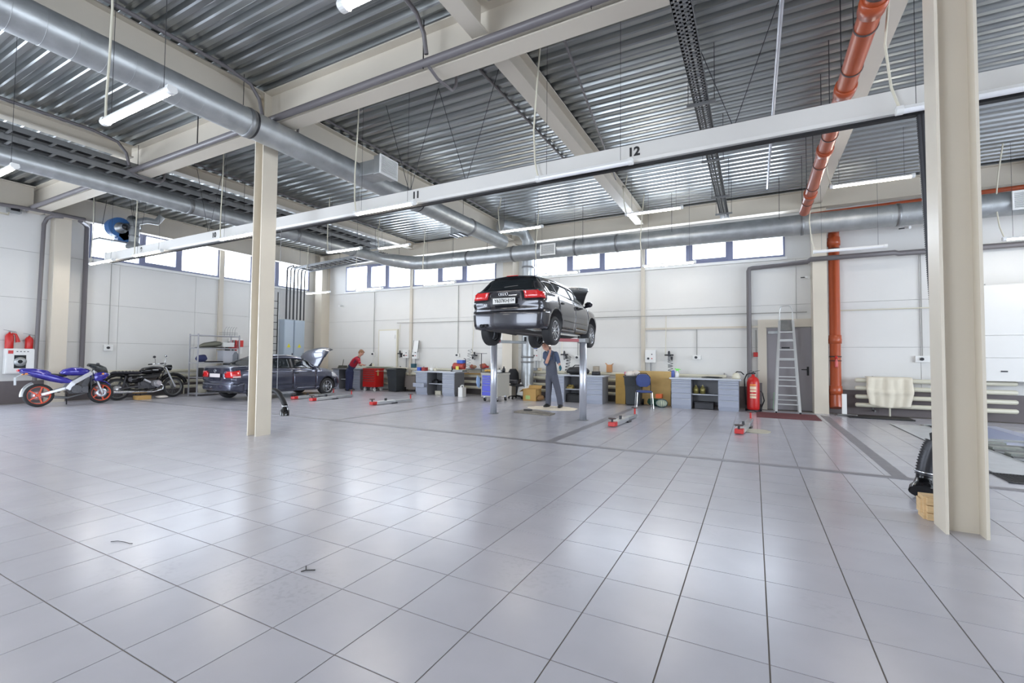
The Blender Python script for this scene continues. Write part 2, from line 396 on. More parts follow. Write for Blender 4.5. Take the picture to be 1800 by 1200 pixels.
# ---- corrugated deck: folded sheets, each a piece
P = .245; prof = []
for i in range(4):
    y = i*P; prof += [(y, 0), (y+.075, 0), (y+.092, .012), (y+.105, .075), (y+.162, .078), (y+.195, .075), (y+.222, .012), (y+P, 0)]
pr = []
for q in prof:
    if not pr or q != pr[-1]: pr.append(q)
mb = MB(); n = len(pr)
mb.add([(x, y, ZD+z) for x in (XL-.1, XR) for y, z in pr], [(i, i+1, n+i+1, n+i) for i in range(n-1)])
deck = sempty('ceiling', 'galvanised corrugated steel roof deck', 'ceiling')
d0 = mb.build('deck_sheet', m_deck, deck); d0.location = (0, YF, 0)
k = 1
while YF+k*4*P < YB+.2: inst(d0, (0, YF+k*4*P, 0), deck); k += 1
MB().box(XL-.3, XR+.2, YF-.2, YB+.3, ZD+.09, ZD+.3).build('roof_slab', m_seam, deck)

# ================================================================== services under the roof
def duct(name, pts, r, label, seams=.28, m=None):
    e = thing(name, label, 'duct'); m = m or m_galv
    MB().tube(pts, r, 24).build('duct_body', m, e)
    s = MB(); rs = r if isinstance(r, list) else [r]*len(pts)
    for a, b, q0, q1 in zip(pts[:-1], pts[1:], rs[:-1], rs[1:]):
        a, b = Vector(a), Vector(b); L = (b-a).length; d = (b-a)/L; t = .12
        if L < .5: continue
        while t < L-.1:
            rr = q0+(q1-q0)*t/L; s.lathe([(rr-.002, -.005), (rr+.002, -.002), (rr+.002, .002), (rr-.002, .005)], a+d*t, d, 24); t += seams
    o = s.build('spiral_seams', m_galv, e); o['kind'] = 'stuff'; return e
def coupling(e, c, d, r, w_=.1):
    MB().lathe([(r, -w_/2), (r+.012, -w_/2), (r+.012, -.01), (r+.02, 0), (r+.012, .01), (r+.012, w_/2), (r, w_/2)], c, d, 24).build('coupling', m_galvd, e)
def rods(e, pts, z1=ZD, r=.006, name='hanger_rod'):
    for p in pts: MB().cyl(p, (p[0], p[1], z1), r, n=6).build(name, m_dark, e)
D1X, D1Z, D1R = -7.21, 5.15, .22
d1 = duct('ventilation_duct', [(D1X, -6.5, D1Z), (D1X, 12.3, D1Z), (D1X+.05, 12.9, D1Z-.03)], D1R, 'big round galvanised duct running under the beam past the left free column')
for y in (1.4, 4.45, 8.6, 11.0): coupling(d1, (D1X, y, D1Z), (0,1,0), D1R)
for y in (.9, 4.4, 8.6, 10.9):
    MB().lathe([(D1R+.002, -.015), (D1R+.01, -.015), (D1R+.01, .015), (D1R+.002, .015)], (D1X, y+.12, D1Z), (0,1,0), 24).build('hanger_band', m_dark, d1)
rods(d1, [(D1X+s_*(D1R+.01), y+.12, D1Z) for y in (.9, 4.4, 8.6, 10.9) for s_ in (-1,)])
def grille(e, c, wv, hv, nrm, cover=m_white):
    """louvred grille as one part with slats below it; c centre, wv width vector, hv height vector"""
    c, wv, hv, nrm = map(Vector, (c, wv, hv, nrm)); W, Hh = wv.length, hv.length; wn_, hn = wv.normalized(), hv.normalized(); R = Matrix((wn_, nrm.normalized(), hn)).transposed()
    mb = MB(); t = .03
    for s_ in (-1, 1):
        mb.cbox(c+hn*s_*(Hh/2-t/2), (W, .025, t), R); mb.cbox(c+wn_*s_*(W/2-t/2), (t, .025, Hh-2*t), R)
    fr = mb.build('grille', cover, e); MB().cbox(c-nrm.normalized()*.03, (W-2*t, .004, Hh-2*t), R).build('grille_back', m_dark, fr)
    n = int((Hh-2*t)/.028)
    for i in range(n): MB().cbox(c+hn*(-(Hh-2*t)/2+(i+.5)*(Hh-2*t)/n), (W-2*t, .02, .011), R@Matrix.Rotation(.5, 3, 'X')).build('slat', cover, fr)
# branch box with grille on duct 1
g1 = wx(668, 296, D1X+.5)
yb = 6.85
mb = MB(); mb.box(D1X+.15, D1X+.62, yb-.2, yb+.2, D1Z-.13, D1Z+.15); mb.box(D1X+.62, D1X+.78, yb-.24, yb+.24, D1Z-.17, D1Z+.19)
mb.build('branch_box', m_galv, d1, .004); grille(d1, (D1X+.795, yb, D1Z+.01), (0,.5,0), (0,0,.38), (1,0,0))
d2 = duct('ventilation_duct', [(-12.3, -6.5, 5.05), (-12.3, 12.4, 5.05), (-12.25, 12.8, 5.03), (-11.95, 13.15, 5.0), (-11.6, 13.45, 4.96), (-11.25, 13.59, 4.93), (-10.7, 13.6, 4.90), (XR, 13.6, 4.75)], [.18, .18, .2, .24, .25, .255, .255, .255],
          'long galvanised duct that runs back over the cars and turns along the back windows')
for y in (2.2, 6.2, 9.2, 11.4): coupling(d2, (-12.3, y, 5.05), (0,1,0), .18)
for x in (-8.9, -7.1, -4.9, -3.6, 1.1, 3.0): coupling(d2, (x, 13.6, 4.90-.0067*(x+10.3)), (1,0,0), .254, .07)
rods(d2, [(-12.49, y, 5.05) for y in (2.1, 5.9, 9.5)]+[(x, 13.33, 4.95) for x in (-9.4, -8.0, -6.2, -4.6, -2.0, .6, 3.4)])
grille(d2, (wy(963, 436, 13.32).x, 13.31, 4.83), (.52,0,0), (0,0,.36), (0,-1,0))
grille(d2, (wy(1800, 353, 13.32).x+.1, 13.31, 4.78), (.56,0,0), (0,0,.4), (0,-1,0))
# vertical exhaust duct behind the hatchback
x = wy(925, 600, 14.1).x
e = thing('exhaust_duct', 'upright round galvanised duct behind the raised hatchback and mechanic', 'duct')
MB().tube([(x, 14.2, .12), (x, 14.2, 5.4), (x-.1, 13.9, 5.72), (x-.45, 13.0, 5.72)], .21, 24).build('duct_body', m_galv, e)
for z in (1.25, 1.42, 2.9, 4.5): coupling(e, (x, 14.2, z), (0,0,1), .21, .06)
MB().lathe([(.23, 0), (.23, .1), (.21, .14)], (x, 14.2, 0), (0,0,1), 24).build('foot_ring', m_galvd, e)
# ---- cable ladders
def ladder_tray(pts_a, width, label, pitch=.3, z=None, cables=True):
    a, b = Vector(pts_a[0]), Vector(pts_a[1]); d = (b-a).normalized(); s_ = Vector((d.y, -d.x, 0)); e = thing('cable_ladder', label, 'cable ladder')
    for k in (-1, 1): MB().bar(a+s_*k*width/2, b+s_*k*width/2, .018, .10).build('side_rail', m_galvd, e)
    L = (b-a).length; n = int(L/pitch)
    for i in range(n):
        c = a+d*(i+.5)*L/n; MB().bar(c-s_*width/2, c+s_*width/2, .045, .02).build('rung', m_galvd, e)
    if cables:
        for i, q in enumerate((-.3, -.17, -.02, .1, .26)):
            MB().tube([a+s_*q*width+Vector((0,0,.03)), (a+b)/2+s_*(q+.03)*width+Vector((0,0,.03)), b+s_*q*width+Vector((0,0,.03))], .014, 6).build('cable', m_black, e)
    k = 0
    while k < L:
        for q in (-1, 1):
            c = a+d*(k+.4)+s_*q*(width/2+.02); MB().cyl(c, (c.x, c.y, ZD), .005, n=5).build('hanger_rod', m_dark, e)
        k += 2.4
    return e
ladder_tray([(-12.25, -5, 5.54), (-12.25, 12.4, 5.54)], .44, 'upper cable ladder hanging beside the beam over the cars', .3)
ladder_tray([(-12.25, -5, 5.33), (-12.25, 12.4, 5.33)], .44, 'lower cable ladder right above the long duct over the cars', .3)
ladder_tray([(-17.55, 13.45, 5.16), (-12.7, 13.45, 5.40)], .75, 'cable ladder sloping to the switch cabinets in the far corner', .28)
# perforated tray over the hatchback lift
x = -.66
e = thing('cable_tray', 'perforated galvanised cable tray running front to back above the benches', 'cable tray')
for q in (-.1, .1): MB().box(x+q-.006, x+q+.006, -4, 13.6, 5.2, 5.26).build('side_rail', m_galvd, e)
mb = MB()
y = -4.
while y < 13.5:
    mb.box(x-.1, x+.1, y, y+.035, 5.2, 5.205); y += .07
mb.box(x-.1, x-.07, -4, 13.5, 5.2, 5.205); mb.box(x-.015, x+.015, -4, 13.5, 5.2, 5.205); mb.box(x+.07, x+.1, -4, 13.5, 5.2, 5.205)
o = mb.build('perforated_floor', m_galvd, e); o['kind'] = 'stuff'
for i, q in enumerate((-.05, 0, .055)): MB().cyl((x+q, -4, 5.222), (x+q, 13.5, 5.222), .012, n=6).build('cable', m_dark, e)
for y in (1.4, 3.6, 7.2, 9.4, 11.6, 13.0):
    MB().box(x-.2, x+.2, y-.02, y+.02, 5.16, 5.195).build('bracket', m_galvd, e)
    for q in (-.18, .18): MB().cyl((x+q, y, 5.16), (x+q, y, ZD), .005, n=5).build('hanger_rod', m_dark, e)
# ---- grey pipes slung along the main beam and up the wall
def pipe(name, pts, r, m, label, cat='pipe', clips=(), n=10):
    e = thing(name, label, cat); MB().tube(pts, r, n).build('pipe_body', m, e)
    for c, d in clips: MB().lathe([(r, -.02), (r+.012, -.02), (r+.012, .02), (r, .02)], c, d, 14).build('pipe_clip', m_clamp, e)
    return e
e = pipe('beam_pipe', [(-17.9, 4.9, 5.40), (-7.4, 4.9, 5.42), (XR, 4.9, 5.50)], .055, m_gpipe, 'dark grey pipe slung along the lower edge of the main beam')
for x in (-9.5, -4.0, -1.6, 4): MB().bar((x, 4.9, 5.36), (x, 4.9, ZD), .02, .006).build('hanger_strap', m_dark, e)
for x, lb in ((-12.0, 'above the cable ladders'), (-7.42, 'by the left free column'), (-3.9, 'left of the middle beam')):
    pipe('conduit', [(x, -3, ZD-.05), (x, 4.2, ZD-.05), (x, 4.62, ZD-.12), (x, 4.78, ZD-.3), (x, 4.84, 5.5)], .03, m_gpipe, 'grey conduit bending down to the main beam '+lb)
    pipe('conduit', [(x, 4.9, 5.36), (x, 5.1, 5.3), (x+.02, 5.42, 5.3), (x+.03, 5.5, 5.42), (x+.03, 5.55, 5.98), (x+.03, 5.75, ZD-.03), (x+.03, 12.5 if x < -4 else 10.5, ZD-.03)], .022, m_gpipe, 'conduit rising behind the main beam '+lb)
e = pipe('thin_ceiling_pipe', [(-2.2, 5.4, 5.7), (-2.9, 10.8, 5.7)], .018, m_gpipe, 'thin dark pipe under the deck left of the middle beam')
p0, p1 = wz(1361, 0, 5.55), wz(1353, 330, 5.55)
pipe('thin_ceiling_pipe', [(.32, 3.0, 5.55), (.32, p1.y, 5.55)], .025, m_steel, 'straight steel pipe under the deck left of the orange drain')
pipe('thin_ceiling_pipe', [(3.0, 7.0, 5.8), (4.6, 9.8, 5.8), (5.2, 10.0, 5.8)], .03, m_gpipe, 'dark pipe under the deck right of the near column')
# orange drain pipe under the roof
ox = 1.11; oz = lambda y: 5.14-.16*(y+5)/18
e = thing('drain_pipe', 'orange plastic drain pipe under the roof beside the right beam', 'pipe')
MB().tube([(ox, -5, oz(-5)), (ox, 13.0, oz(13))], .108, 24).build('pipe_body', m_pvc, e)
for y in (5.3, 5.75, 7.4, 9.4, 11.7): MB().lathe([(.108, -.1), (.127, -.1), (.13, 0), (.125, .02), (.125, .1), (.108, .1)], (ox, y, oz(y)), (0,1,0), 24).build('socket', m_pvc, e)
for y in (4.9, 5.55, 6.1, 6.9, 7.9, 8.8, 10.0, 11.2, 12.2):
    MB().lathe([(.109, -.012), (.117, -.012), (.117, .012), (.109, .012)], (ox, y, oz(y)), (0,1,0), 24).build('clamp', m_clamp, e)
    MB().cyl((ox-.11, y, oz(y)), (ox-.11, y, ZD), .006, n=5).build('hanger_rod', m_dark, e)
xv = wy(1468, 600, 14.7).x
e = thing('drain_pipe', 'orange plastic downpipe standing on the back wall right of the grey door', 'pipe')
MB().tube([(xv, 14.7, .22), (xv, 14.7, 4.75), (xv, 14.6, 4.86), (xv-.1, 13.9, 4.95)], .125, 24).build('pipe_body', m_pvc, e)
for z in (4.55, 1.95, .62): MB().lathe([(.125, -.11), (.146, -.11), (.15, 0), (.142, .03), (.142, .11), (.125, .12)], (xv, 14.7, z), (0,0,1), 24).build('socket', m_pvc, e)
MB().tube([(xv, 14.7, .5), (xv, 14.7, .28), (xv, 14.66, .16)], [.15, .155, .14], 24).build('bottom_bend', m_pvc, e)
for z in (4.35, 1.86, 1.5): MB().lathe([(.126, -.016), (.137, -.016), (.137, .016), (.126, .016)], (xv, 14.7, z), (0,0,1), 24).build('clamp', m_clamp, e)
pipe('branch_drain', [(wy(1420, 366, 14.3).x, 14.35, 5.25), (XR, 14.35, 5.45)], .055, m_pvc, 'thin orange pipe running along the back wall above the duct')
# dark grey heating pipes on the back wall
xp = wy(1317, 600, 14.8).x; zt = 4.02
e = pipe('heating_pipe', [(xp, 14.78, .1), (xp, 14.78, zt-.08), (xp+.02, 14.78, zt-.02), (xp+.1, 14.78, zt), (1.3, 14.6, zt+.03), (1.35, 14.35, zt+.04), (3.1, 14.35, zt+.05), (3.2, 14.5, zt+.05), (XR-.1, 14.7, zt+.06)], .065, m_gpipe,
     'dark grey pipe rising beside the ladder and turning along the back wall')
# grey pipes on the left wall
pipe('heating_pipe', [(-18.0, 5.25, .62), (-18.0, 5.30, 5.1), (-18.0, 5.36, 5.28), (-17.78, 5.40, 5.33), (-17.7, 5.62, 5.36)], .05, m_gpipe, 'dark grey pipe left of the white wall column')
pipe('heating_pipe', [(-18.05, 6.28, .3), (-18.05, 6.28, 5.25), (-17.95, 6.2, 5.32), (-17.7, 6.0, 5.34)], .065, m_gpipe, 'dark grey downpipe right of the white wall column')
pipe('heating_pipe', [wx(-25, 355, -17.5), wx(60, 368, -17.5), wx(150, 386, -17.5)], .05, m_gpipe, 'dark pipe running along the top of the left wall')
# small conduits on the walls
pipe('wall_conduit', [(-13.35, 14.91, 2.82), (-12.3, 14.88, 2.80), (-3.2, 14.88, 2.75), (1.3, 14.9, 2.72)], .012, m_seam, 'thin horizontal air line along the back wall')
pipe('wall_conduit', [(1.8, 14.9, 2.73), (XR, 14.9, 2.73)], .016, m_cream, 'thin cream line along the back wall right of the column')
e = struct('wall_ledge', MB().box(-3.05, 1.38, YB-.06, YB, 2.31, 2.37), m_beam, None, 'cream horizontal rail beside the grey door', 'rail')

# ================================================================== exhaust rail and tube lamps
e = thing('exhaust_rail', 'long white exhaust extraction rail with black seal crossing the hall', 'exhaust rail', (0, 6.3, 0))
MB().prism([(-.09, 4.06), (.09, 4.06), (.1, 4.1), (.1, 4.31), (-.1, 4.31), (-.1, 4.1)], 'x', -16.55, 11.5).build('rail_body', mat('rail_paint', (214, 212, 208), .3), e)
MB().box(-16.5, 11.5, -.035, .035, 4.03, 4.06).build('rubber_seal', m_black, e)
MB().box(-16.62, -16.55, -.11, .11, 4.04, 4.33).build('end_cap', m_white, e)
m_ink = mat('black_print', (28, 28, 30), .5)
for s_, px, py in (('9', 248, 445), ('10', 376, 416), ('11', 731, 341), ('12', 1114, 268)):
    q = wy(px, py, 6.195); o = text('bay_number', s_, .165, m_ink, e, (q.x, -.104, 4.2), (PI/2, 0, 0), .002, .006)
for x in (-15, -11.6, -5.4, -4.2, -.2, 3.2, 6.5):
    for q in (-.6, .6): MB().cyl((x, 0, 4.3), (x+q, 0, ZD), .005, n=5).build('hanger_wire', m_dark, e)
lid = 0
def lamp(x0, x1, y, z, label, on=True, cable=True, drop=0):
    e = thing('tube_lamp', label, 'lamp', ((x0+x1)/2, y, z), 0, 'tube lamps under the roof'); h = (x1-x0)/2
    MB().prism([(-.045, .02), (.045, .02), (.03, .055), (-.03, .055)], 'x', -h, h).build('housing', m_white, e)
    mb = MB(); mb.prism([(.038*math.cos(a), .02-.034*math.sin(a)) for a in [PI*i/8 for i in range(9)]], 'x', -h+.03, h-.03)
    mb.build('diffuser', m_lamp if on else m_lampoff, e)
    for s_ in (-1, 1): MB().prism([(.05*math.cos(a), .02-.04*math.sin(a)) for a in [PI*i/8 for i in range(9)]]+[(-.04, .06), (.04, .06)], 'x', s_*h-.03, s_*h+.03).build('end_cap', m_white, e)
    for s_ in (-.8, .8): MB().cyl((s_*h, 0, .055), (s_*h, 0, ZD-z), .003, n=5).build('hanger_wire', m_dark, e)
    if cable: MB().tube([(-h, 0, .05), (-h-.06, .02, .3), (-h-.10, .05, .8), (-h-.05, .04, (ZD-z)*.7), (-h+.02, 0, ZD-z)], .013, 6).build('feed_cable', m_cream, e)
    return e
for x0, l in ((-10.75, 'lit tube lamp at the far left edge above the near cable ladders'), (-6.6, 'lit tube lamp in front of the big duct, near left'), (-2.75, 'lit tube lamp at the top edge of the view')):
    lamp(x0, x0+1.4, 2.42, 4.05, l)
for x0, l, on in ((-17.2, 'lit tube lamp beyond the left end of the exhaust rail', True), (-14.65, 'lit tube lamp under the exhaust rail between numbers 9 and 10', True), (-10.75, 'lit tube lamp under the exhaust rail left of the free column', True),
              (-6.5, 'lit tube lamp under the exhaust rail by number 11', True), (-2.8, 'unlit tube lamp under the exhaust rail by number 12', False), (1.38, 'unlit tube lamp behind the near column', False)):
    lamp(x0, x0+1.36, 6.1, 4.01, l, on)
for x0, l in ((-11.2, 'lit tube lamp hanging below the long duct over the sedan bonnet'), (-6.5, 'lit tube lamp under the big duct left of the raised hatchback'), (-2.83, 'lit tube lamp at the far end of the middle beam'), (1.47, 'lit tube lamp right of the orange roof drain')):
    lamp(x0, x0+1.33, 11.55, 5.02, l)
for x0, l, on, y in ((-16.6, 'lit tube lamp in the far left corner', True, 13.0), (-13.85, 'lit tube lamp below the leftmost back window', True, 13.1), (-10.5, 'lit tube lamp below the second back window', True, 13.1), (-6.0, 'lit tube lamp just above the roof of the raised hatchback', True, 13.1),
              (-2.73, 'lit tube lamp below the rightmost back window', True, 13.1), (1.32, 'dim tube lamp in front of the orange downpipe', False, 13.1), (4.72, 'lit tube lamp right of the near column', True, 13.4)):
    lamp(x0, x0+1.35, y, 3.98, l, on)
lamp(-11.0, -9.7, 9.3, 4.4, 'lit tube lamp between the free column and the back windows')
lamp(5.5, 6.9, 2.4, 4.05, 'lit tube lamp out of frame right'); lamp(-10.6, -9.2, -2, 4.05, 'lit tube lamp behind left'); lamp(-6, -4.6, -2, 4.05, 'lit tube lamp behind middle')
lamp(-2, -.6, -2, 4.05, 'lit tube lamp behind the photographer'); lamp(3, 4.4, -2, 4.05, 'lit tube lamp behind right'); lamp(5.3, 6.7, 6.1, 4.05, 'lit tube lamp beyond the near column')
# ================================================================== cars
m_paintA = mat('dark_violet_grey_paint', (50, 50, 57), .22, .55, coat=.8, noise=.03, scale=3)
m_paintB = mat('dark_blue_grey_paint', (68, 71, 88), .22, .5, coat=.8, noise=.03, scale=3)
m_cglass = glass('car_glass', (34, 40, 44), .72, .02)
m_trim = mat('black_trim', (22, 22, 25), .35)
m_under = mat('underbody', (58, 56, 56), .7, noise=.25, scale=5)
m_tail = mat('tail_light_red', (214, 30, 34), .12, coat=1)
m_tailw = mat('tail_light_clear', (226, 190, 190), .12, coat=1)
m_plate = mat('plate_white', (226, 226, 224), .4)
m_alloy = mat('alloy', (190, 192, 196), .25, .85)
m_tyre = mat('tyre', (46, 46, 48), .75)
m_seat = mat('seat_fabric', (48, 48, 52), .9)
def interp(tab):
    xs = np.array([t[0] for t in tab], float); ys = np.array([t[1] for t in tab], float)
    m = np.gradient(ys, xs)
    for i in range(1, len(xs)-1):   # monotone clamp
        a, b = (ys[i]-ys[i-1])/(xs[i]-xs[i-1]), (ys[i+1]-ys[i])/(xs[i+1]-xs[i])
        m[i] = 0 if a*b <= 0 else 2*a*b/(a+b)
    def f(x):
        x = min(max(x, xs[0]), xs[-1]); i = min(max(int(np.searchsorted(xs, x))-1, 0), len(xs)-2)
        h = xs[i+1]-xs[i]; t = (x-xs[i])/h
        return float((2*t**3-3*t*t+1)*ys[i]+(t**3-2*t*t+t)*h*m[i]+(-2*t**3+3*t*t)*ys[i+1]+(t**3-t*t)*h*m[i+1])
    return f
NS, NG, NR = 15, 8, 6      # ring rows: side, greenhouse, roof (per half)
def car_body(sp):
    top, belt, wid, wr, bot = (interp(sp[k]) for k in ('top', 'belt', 'wid', 'wroof', 'bot'))
    L, W = sp['L'], sp['W']/2
    ys = set([0, .012, .04, .09, L-.09, L-.04, L-.012, L]); y = .15
    while y < L-.12: ys.add(round(y, 3)); y += .065
    for s in sp['seams']: ys = {q for q in ys if abs(q-s) > .03}; ys |= {s-.006, s+.006}
    ys = sorted(ys); nst = len(ys); rw = interp(sp['rear']); fw = interp(sp['front'])
    NH = NS+NG+NR
    def section(y):
        zb, zl, zt, w_, r_ = bot(y), belt(y), max(top(y), belt(y)+.02), wid(y)*W, wr(y)*W
        pts = [(.001, zb), (w_*.55, zb)]
        for i in range(NS-2):
            t = i/(NS-3); z = zb+.02+(zl-zb-.02)*t
            sx = .955+.045*math.sin(PI*min(t/.55, 1)*.5) if t < .55 else 1-.06*((t-.55)/.45)**1.8
            if i == 0: sx = .93
            sx += .010*math.exp(-((t-.72)/.05)**2)                      # shoulder crease
            pts.append((w_*sx, z))
        gh = zt-zl; zc = zl+gh*.82; x0 = w_*.925
        for i in range(1, NG+1):
            t = i/NG; x = x0+(r_-x0)*(t**1.15); z = zl+(zc-zl)*t; pts.append((x, z))
        for i in range(1, NR+1):
            t = i/NR*PI/2; x = r_*math.cos(t); z = zc+(zt-zc)*math.sin(t)**.9; pts.append((max(x, .001), z))
        return pts
    V, idx = [], []
    for y in ys:
        sec = section(y); row = []
        for sgn in (1, -1):
            rr = []
            for j, (x, z) in enumerate(sec):
                if sgn < 0 and j in (0, NH-1): rr.append(row[0][j]); continue
                yy = y + rw(z)*max(0, 1-y/.55)**2 - fw(z)*max(0, 1-(L-y)/.6)**2
                e = (x/W)**2
                yy += .11*e*max(0, 1-y/.5)**1.5*(1 if z < sp['capz'] else .5) - .20*e*max(0, 1-(L-y)/.7)**1.5
                V.append((0 if j in (0, NH-1) else sgn*x, yy, z)); rr.append(len(V)-1)
            row.append(rr)
        idx.append(row)
    faces, info = [], []
    for i in range(nst-1):
        for s in (0, 1):
            for j in range(NH-1):
                a, b, c, d = idx[i][s][j], idx[i+1][s][j], idx[i+1][s][j+1], idx[i][s][j+1]
                f = (a, b, c, d) if s == 0 else (d, c, b, a)
                faces.append(f); info.append((j, (ys[i]+ys[i+1])/2, ys[i+1]-ys[i], s))
    # end caps: horizontal strips across, curved in plan
    NC = 18
    for end, i in ((0, 0), (1, nst-1)):
        rows = []
        for j in range(NH):
            a, b = idx[i][1][j], idx[i][0][j]
            if a == b: rows.append([a]*(NC+1)); continue
            pa, pb = Vector(V[a]), Vector(V[b]); r = [a]
            for k in range(1, NC):
                u = -1+2*k/NC; q = pa.lerp(pb, k/NC); e = (pb.x/W)**2*(1-u*u)
                q.y += (-.11*(1 if q.z < sp['capz'] else .5) if end == 0 else .20)*e
                V.append(tuple(q)); r.append(len(V)-1)
            r.append(b); rows.append(r)
        for j in range(NH-1):
            for k in range(NC):
                q = [rows[j][k], rows[j][k+1], rows[j+1][k+1], rows[j+1][k]]
                q = [v for n, v in enumerate(q) if v != q[n-1]]
                if len(q) < 3: continue
                faces.append(tuple(q if end == 0 else q[::-1])); info.append((-1-j, 0 if end == 0 else L, 1, end))
    return V, faces, info
def make_car(name, sp, paint, label, cat, loc):
    e = thing(name, label, cat, loc); W = sp['W']/2; L = sp['L']; V, faces, info = car_body(sp)
    me = bpy.data.meshes.new('body'); me.from_pydata(V, [], faces); me.update()
    reg = [sp['region'](inf, Vector(me.polygons[i].center), me.polygons[i].normal, sp) for i, inf in enumerate(info)]
    names = sorted(set(reg)); 
    for n in names: me.materials.append(bpy.data.materials.get('_r_'+n) or bpy.data.materials.new('_r_'+n))
    me.materials.append(bpy.data.materials.get('_r_arch') or bpy.data.materials.new('_r_arch'))
    me.polygons.foreach_set('material_index', [names.index(r) for r in reg])
    ob = bpy.data.objects.new('tmp_body', me); C.objects.link(ob)
    cut = MB()
    for y in sp['axles']:
        for s in (-1, 1): cut.cyl((s*(W-.24), y, sp['wr_z']+.01), (s*(W+.2), y, sp['wr_z']+.01), sp['arch'], n=40)
    cm = cut.mesh('cut')
    import bmesh
    bm = bmesh.new(); bm.from_mesh(cm); bmesh.ops.remove_doubles(bm, verts=bm.verts, dist=1e-5); bmesh.ops.recalc_face_normals(bm, faces=bm.faces); bm.to_mesh(cm); bm.free()
    bm = bmesh.new(); bm.from_mesh(me); bmesh.ops.remove_doubles(bm, verts=bm.verts, dist=1e-5); bmesh.ops.recalc_face_normals(bm, faces=bm.faces); bm.to_mesh(me); bm.free()
    cm.materials.clear()
    for m in me.materials: cm.materials.append(m)
    for p in cm.polygons: p.material_index = len(names)
    cu = bpy.data.objects.new('tmp_cut', cm); C.objects.link(cu)
    md = ob.modifiers.new('b', 'BOOLEAN'); md.object = cu; md.operation = 'DIFFERENCE'; md.solver = 'EXACT'
    dg = bpy.context.evaluated_depsgraph_get(); res = bpy.data.meshes.new_from_object(ob.evaluated_get(dg))
    bpy.data.objects.remove(ob); bpy.data.objects.remove(cu); names2 = names+['arch']
    vs = [Vector(v.co) for v in res.vertices]; nr = [Vector(v.normal) for v in res.vertices]
    bys = {}
    for p in res.polygons: bys.setdefault(names2[min(p.material_index, len(names2)-1)], []).append(tuple(p.vertices))
    out = {}
    def emit(nm, fl_, m, par, off=0, pname=None, sm=True, xf=None, thick=0):
        # each separate panel (left and right door, each window) becomes a part of its own
        own = {}; par_ = {}
        def find(a):
            while par_.setdefault(a, a) != a: par_[a] = par_[par_[a]]; a = par_[a]
            return a
        for f in fl_:
            for v in f[1:]: par_[find(v)] = find(f[0])
        for f in fl_: own.setdefault(find(f[0]), []).append(f)
        isl = sorted(own.values(), key=len, reverse=True)
        big = [i for i in isl if len(i) > 5] or isl[:1]
        for i in isl:
            if i not in big and len(i) > 5: big[0] = big[0]+i
        return [emit1(nm, i, m, par, off, pname, sm, xf, thick) for i in big][0]
    def emit1(nm, fl_, m, par, off=0, pname=None, sm=True, xf=None, thick=0):
        used = sorted({v for f in fl_ for v in f}); mp = {v: i for i, v in enumerate(used)}
        co_ = [vs[v]+nr[v]*off for v in used]
        if xf: co_ = [xf(q) for q in co_]
        mb = MB(); mb.add(co_, [tuple(mp[v] for v in f) for f in fl_], sm)
        o = mb.build(pname or nm, m, par)
        sd = o.modifiers.new('skin', 'SOLIDIFY'); sd.thickness = thick or .012; sd.offset = -1; return o
    spec = sp['parts']
    for nm, fl_ in bys.items():
        if nm == 'gap': 
            emit('door_gap', fl_, m_trim, e, -.012, thick=.004); continue
        if nm == 'arch': emit('wheel_arch', fl_, m_trim, e, 0, thick=.006); continue
        pn, m, off, xf = spec[nm]
        if m is None: m = paint
        out[nm] = emit(nm, fl_, m, e, off, pn, True, xf)
    # wheels
    for n, y in enumerate(sp['axles']):
        for s in (-1, 1):
            r = sp['wr']; zc = sp['wr_z']-sp.get('droop', 0)
            x = s*(W-.13)
            t = MB(); wd = .105
            t.lathe([(r-.11, -wd), (r-.03, -wd), (r-.008, -wd+.02), (r, -wd+.045), (r, wd-.045), (r-.008, wd-.02), (r-.03, wd), (r-.11, wd), (r-.115, 0), (r-.11, -wd)], (x, y, zc), (s, 0, 0), 36)
            tyre = t.build('wheel', m_tyre, e)
            g_ = MB()
            for q in (-.055, -.02, .02, .055): g_.lathe([(r+.0015, q-.005), (r+.0015, q+.005)], (x, y, zc), (s, 0, 0), 36)
            g_.build('tread_groove', m_trim, tyre)
            R = MB(); R.lathe([(r-.11, -wd+.01), (r-.098, wd-.01), (r-.105, wd+.002), (r-.125, wd-.01), (r-.135, wd-.05), (r-.13, -wd+.02)], (x, y, zc), (s, 0, 0), 36)
            R.lathe([(.001, wd-.012), (.035, wd-.014), (.055, wd-.03), (.06, wd-.07), (.001, wd-.08)], (x, y, zc), (s, 0, 0), 20)
            for k in range(sp['spokes']):
                a = 2*PI*k/sp['spokes']; d = Vector((0, math.cos(a), math.sin(a))); c0 = Vector((x+s*(wd-.034), y, zc)); c1 = Vector((x+s*(wd-.016), y, zc))+d*(r-.118)
                R.bar(c0+d*.04, c1, .028, .022, up=(1, 0, 0))
            R.build('rim', m_alloy, tyre)
            MB().lathe([(.001, wd-.075), (r-.15, wd-.075), (r-.15, wd-.085), (.001, wd-.085)], (x, y, zc), (s, 0, 0), 24).build('brake_disc', m_galvd, tyre)
    # cabin
    for y, xs in ((sp['seat'], (-.36, .36)), (sp['seat']-.85, (-.36, .36))):
        for x in xs:
            mb = MB(); mb.loft([((x, y-.26, .52), .22, .05), ((x, y, .46), .25, .09), ((x, y+.26, .47), .23, .07)])
            mb.loft([((x, y-.28, .5), .23, .07), ((x, y-.36, .8), .22, .06), ((x, y-.42, 1.02), .17, .05)])
            mb.loft([((x, y-.44, 1.06), .1, .05), ((x, y-.46, 1.14), .12, .05), ((x, y-.47, 1.22), .08, .04)]); mb.build('seat', m_seat, e)
    mb = MB(); mb.loft([((-.64, sp['dash'], .82), .2, .14), ((.64, sp['dash'], .82), .2, .14)]); mb.build('dashboard', m_trim, e)
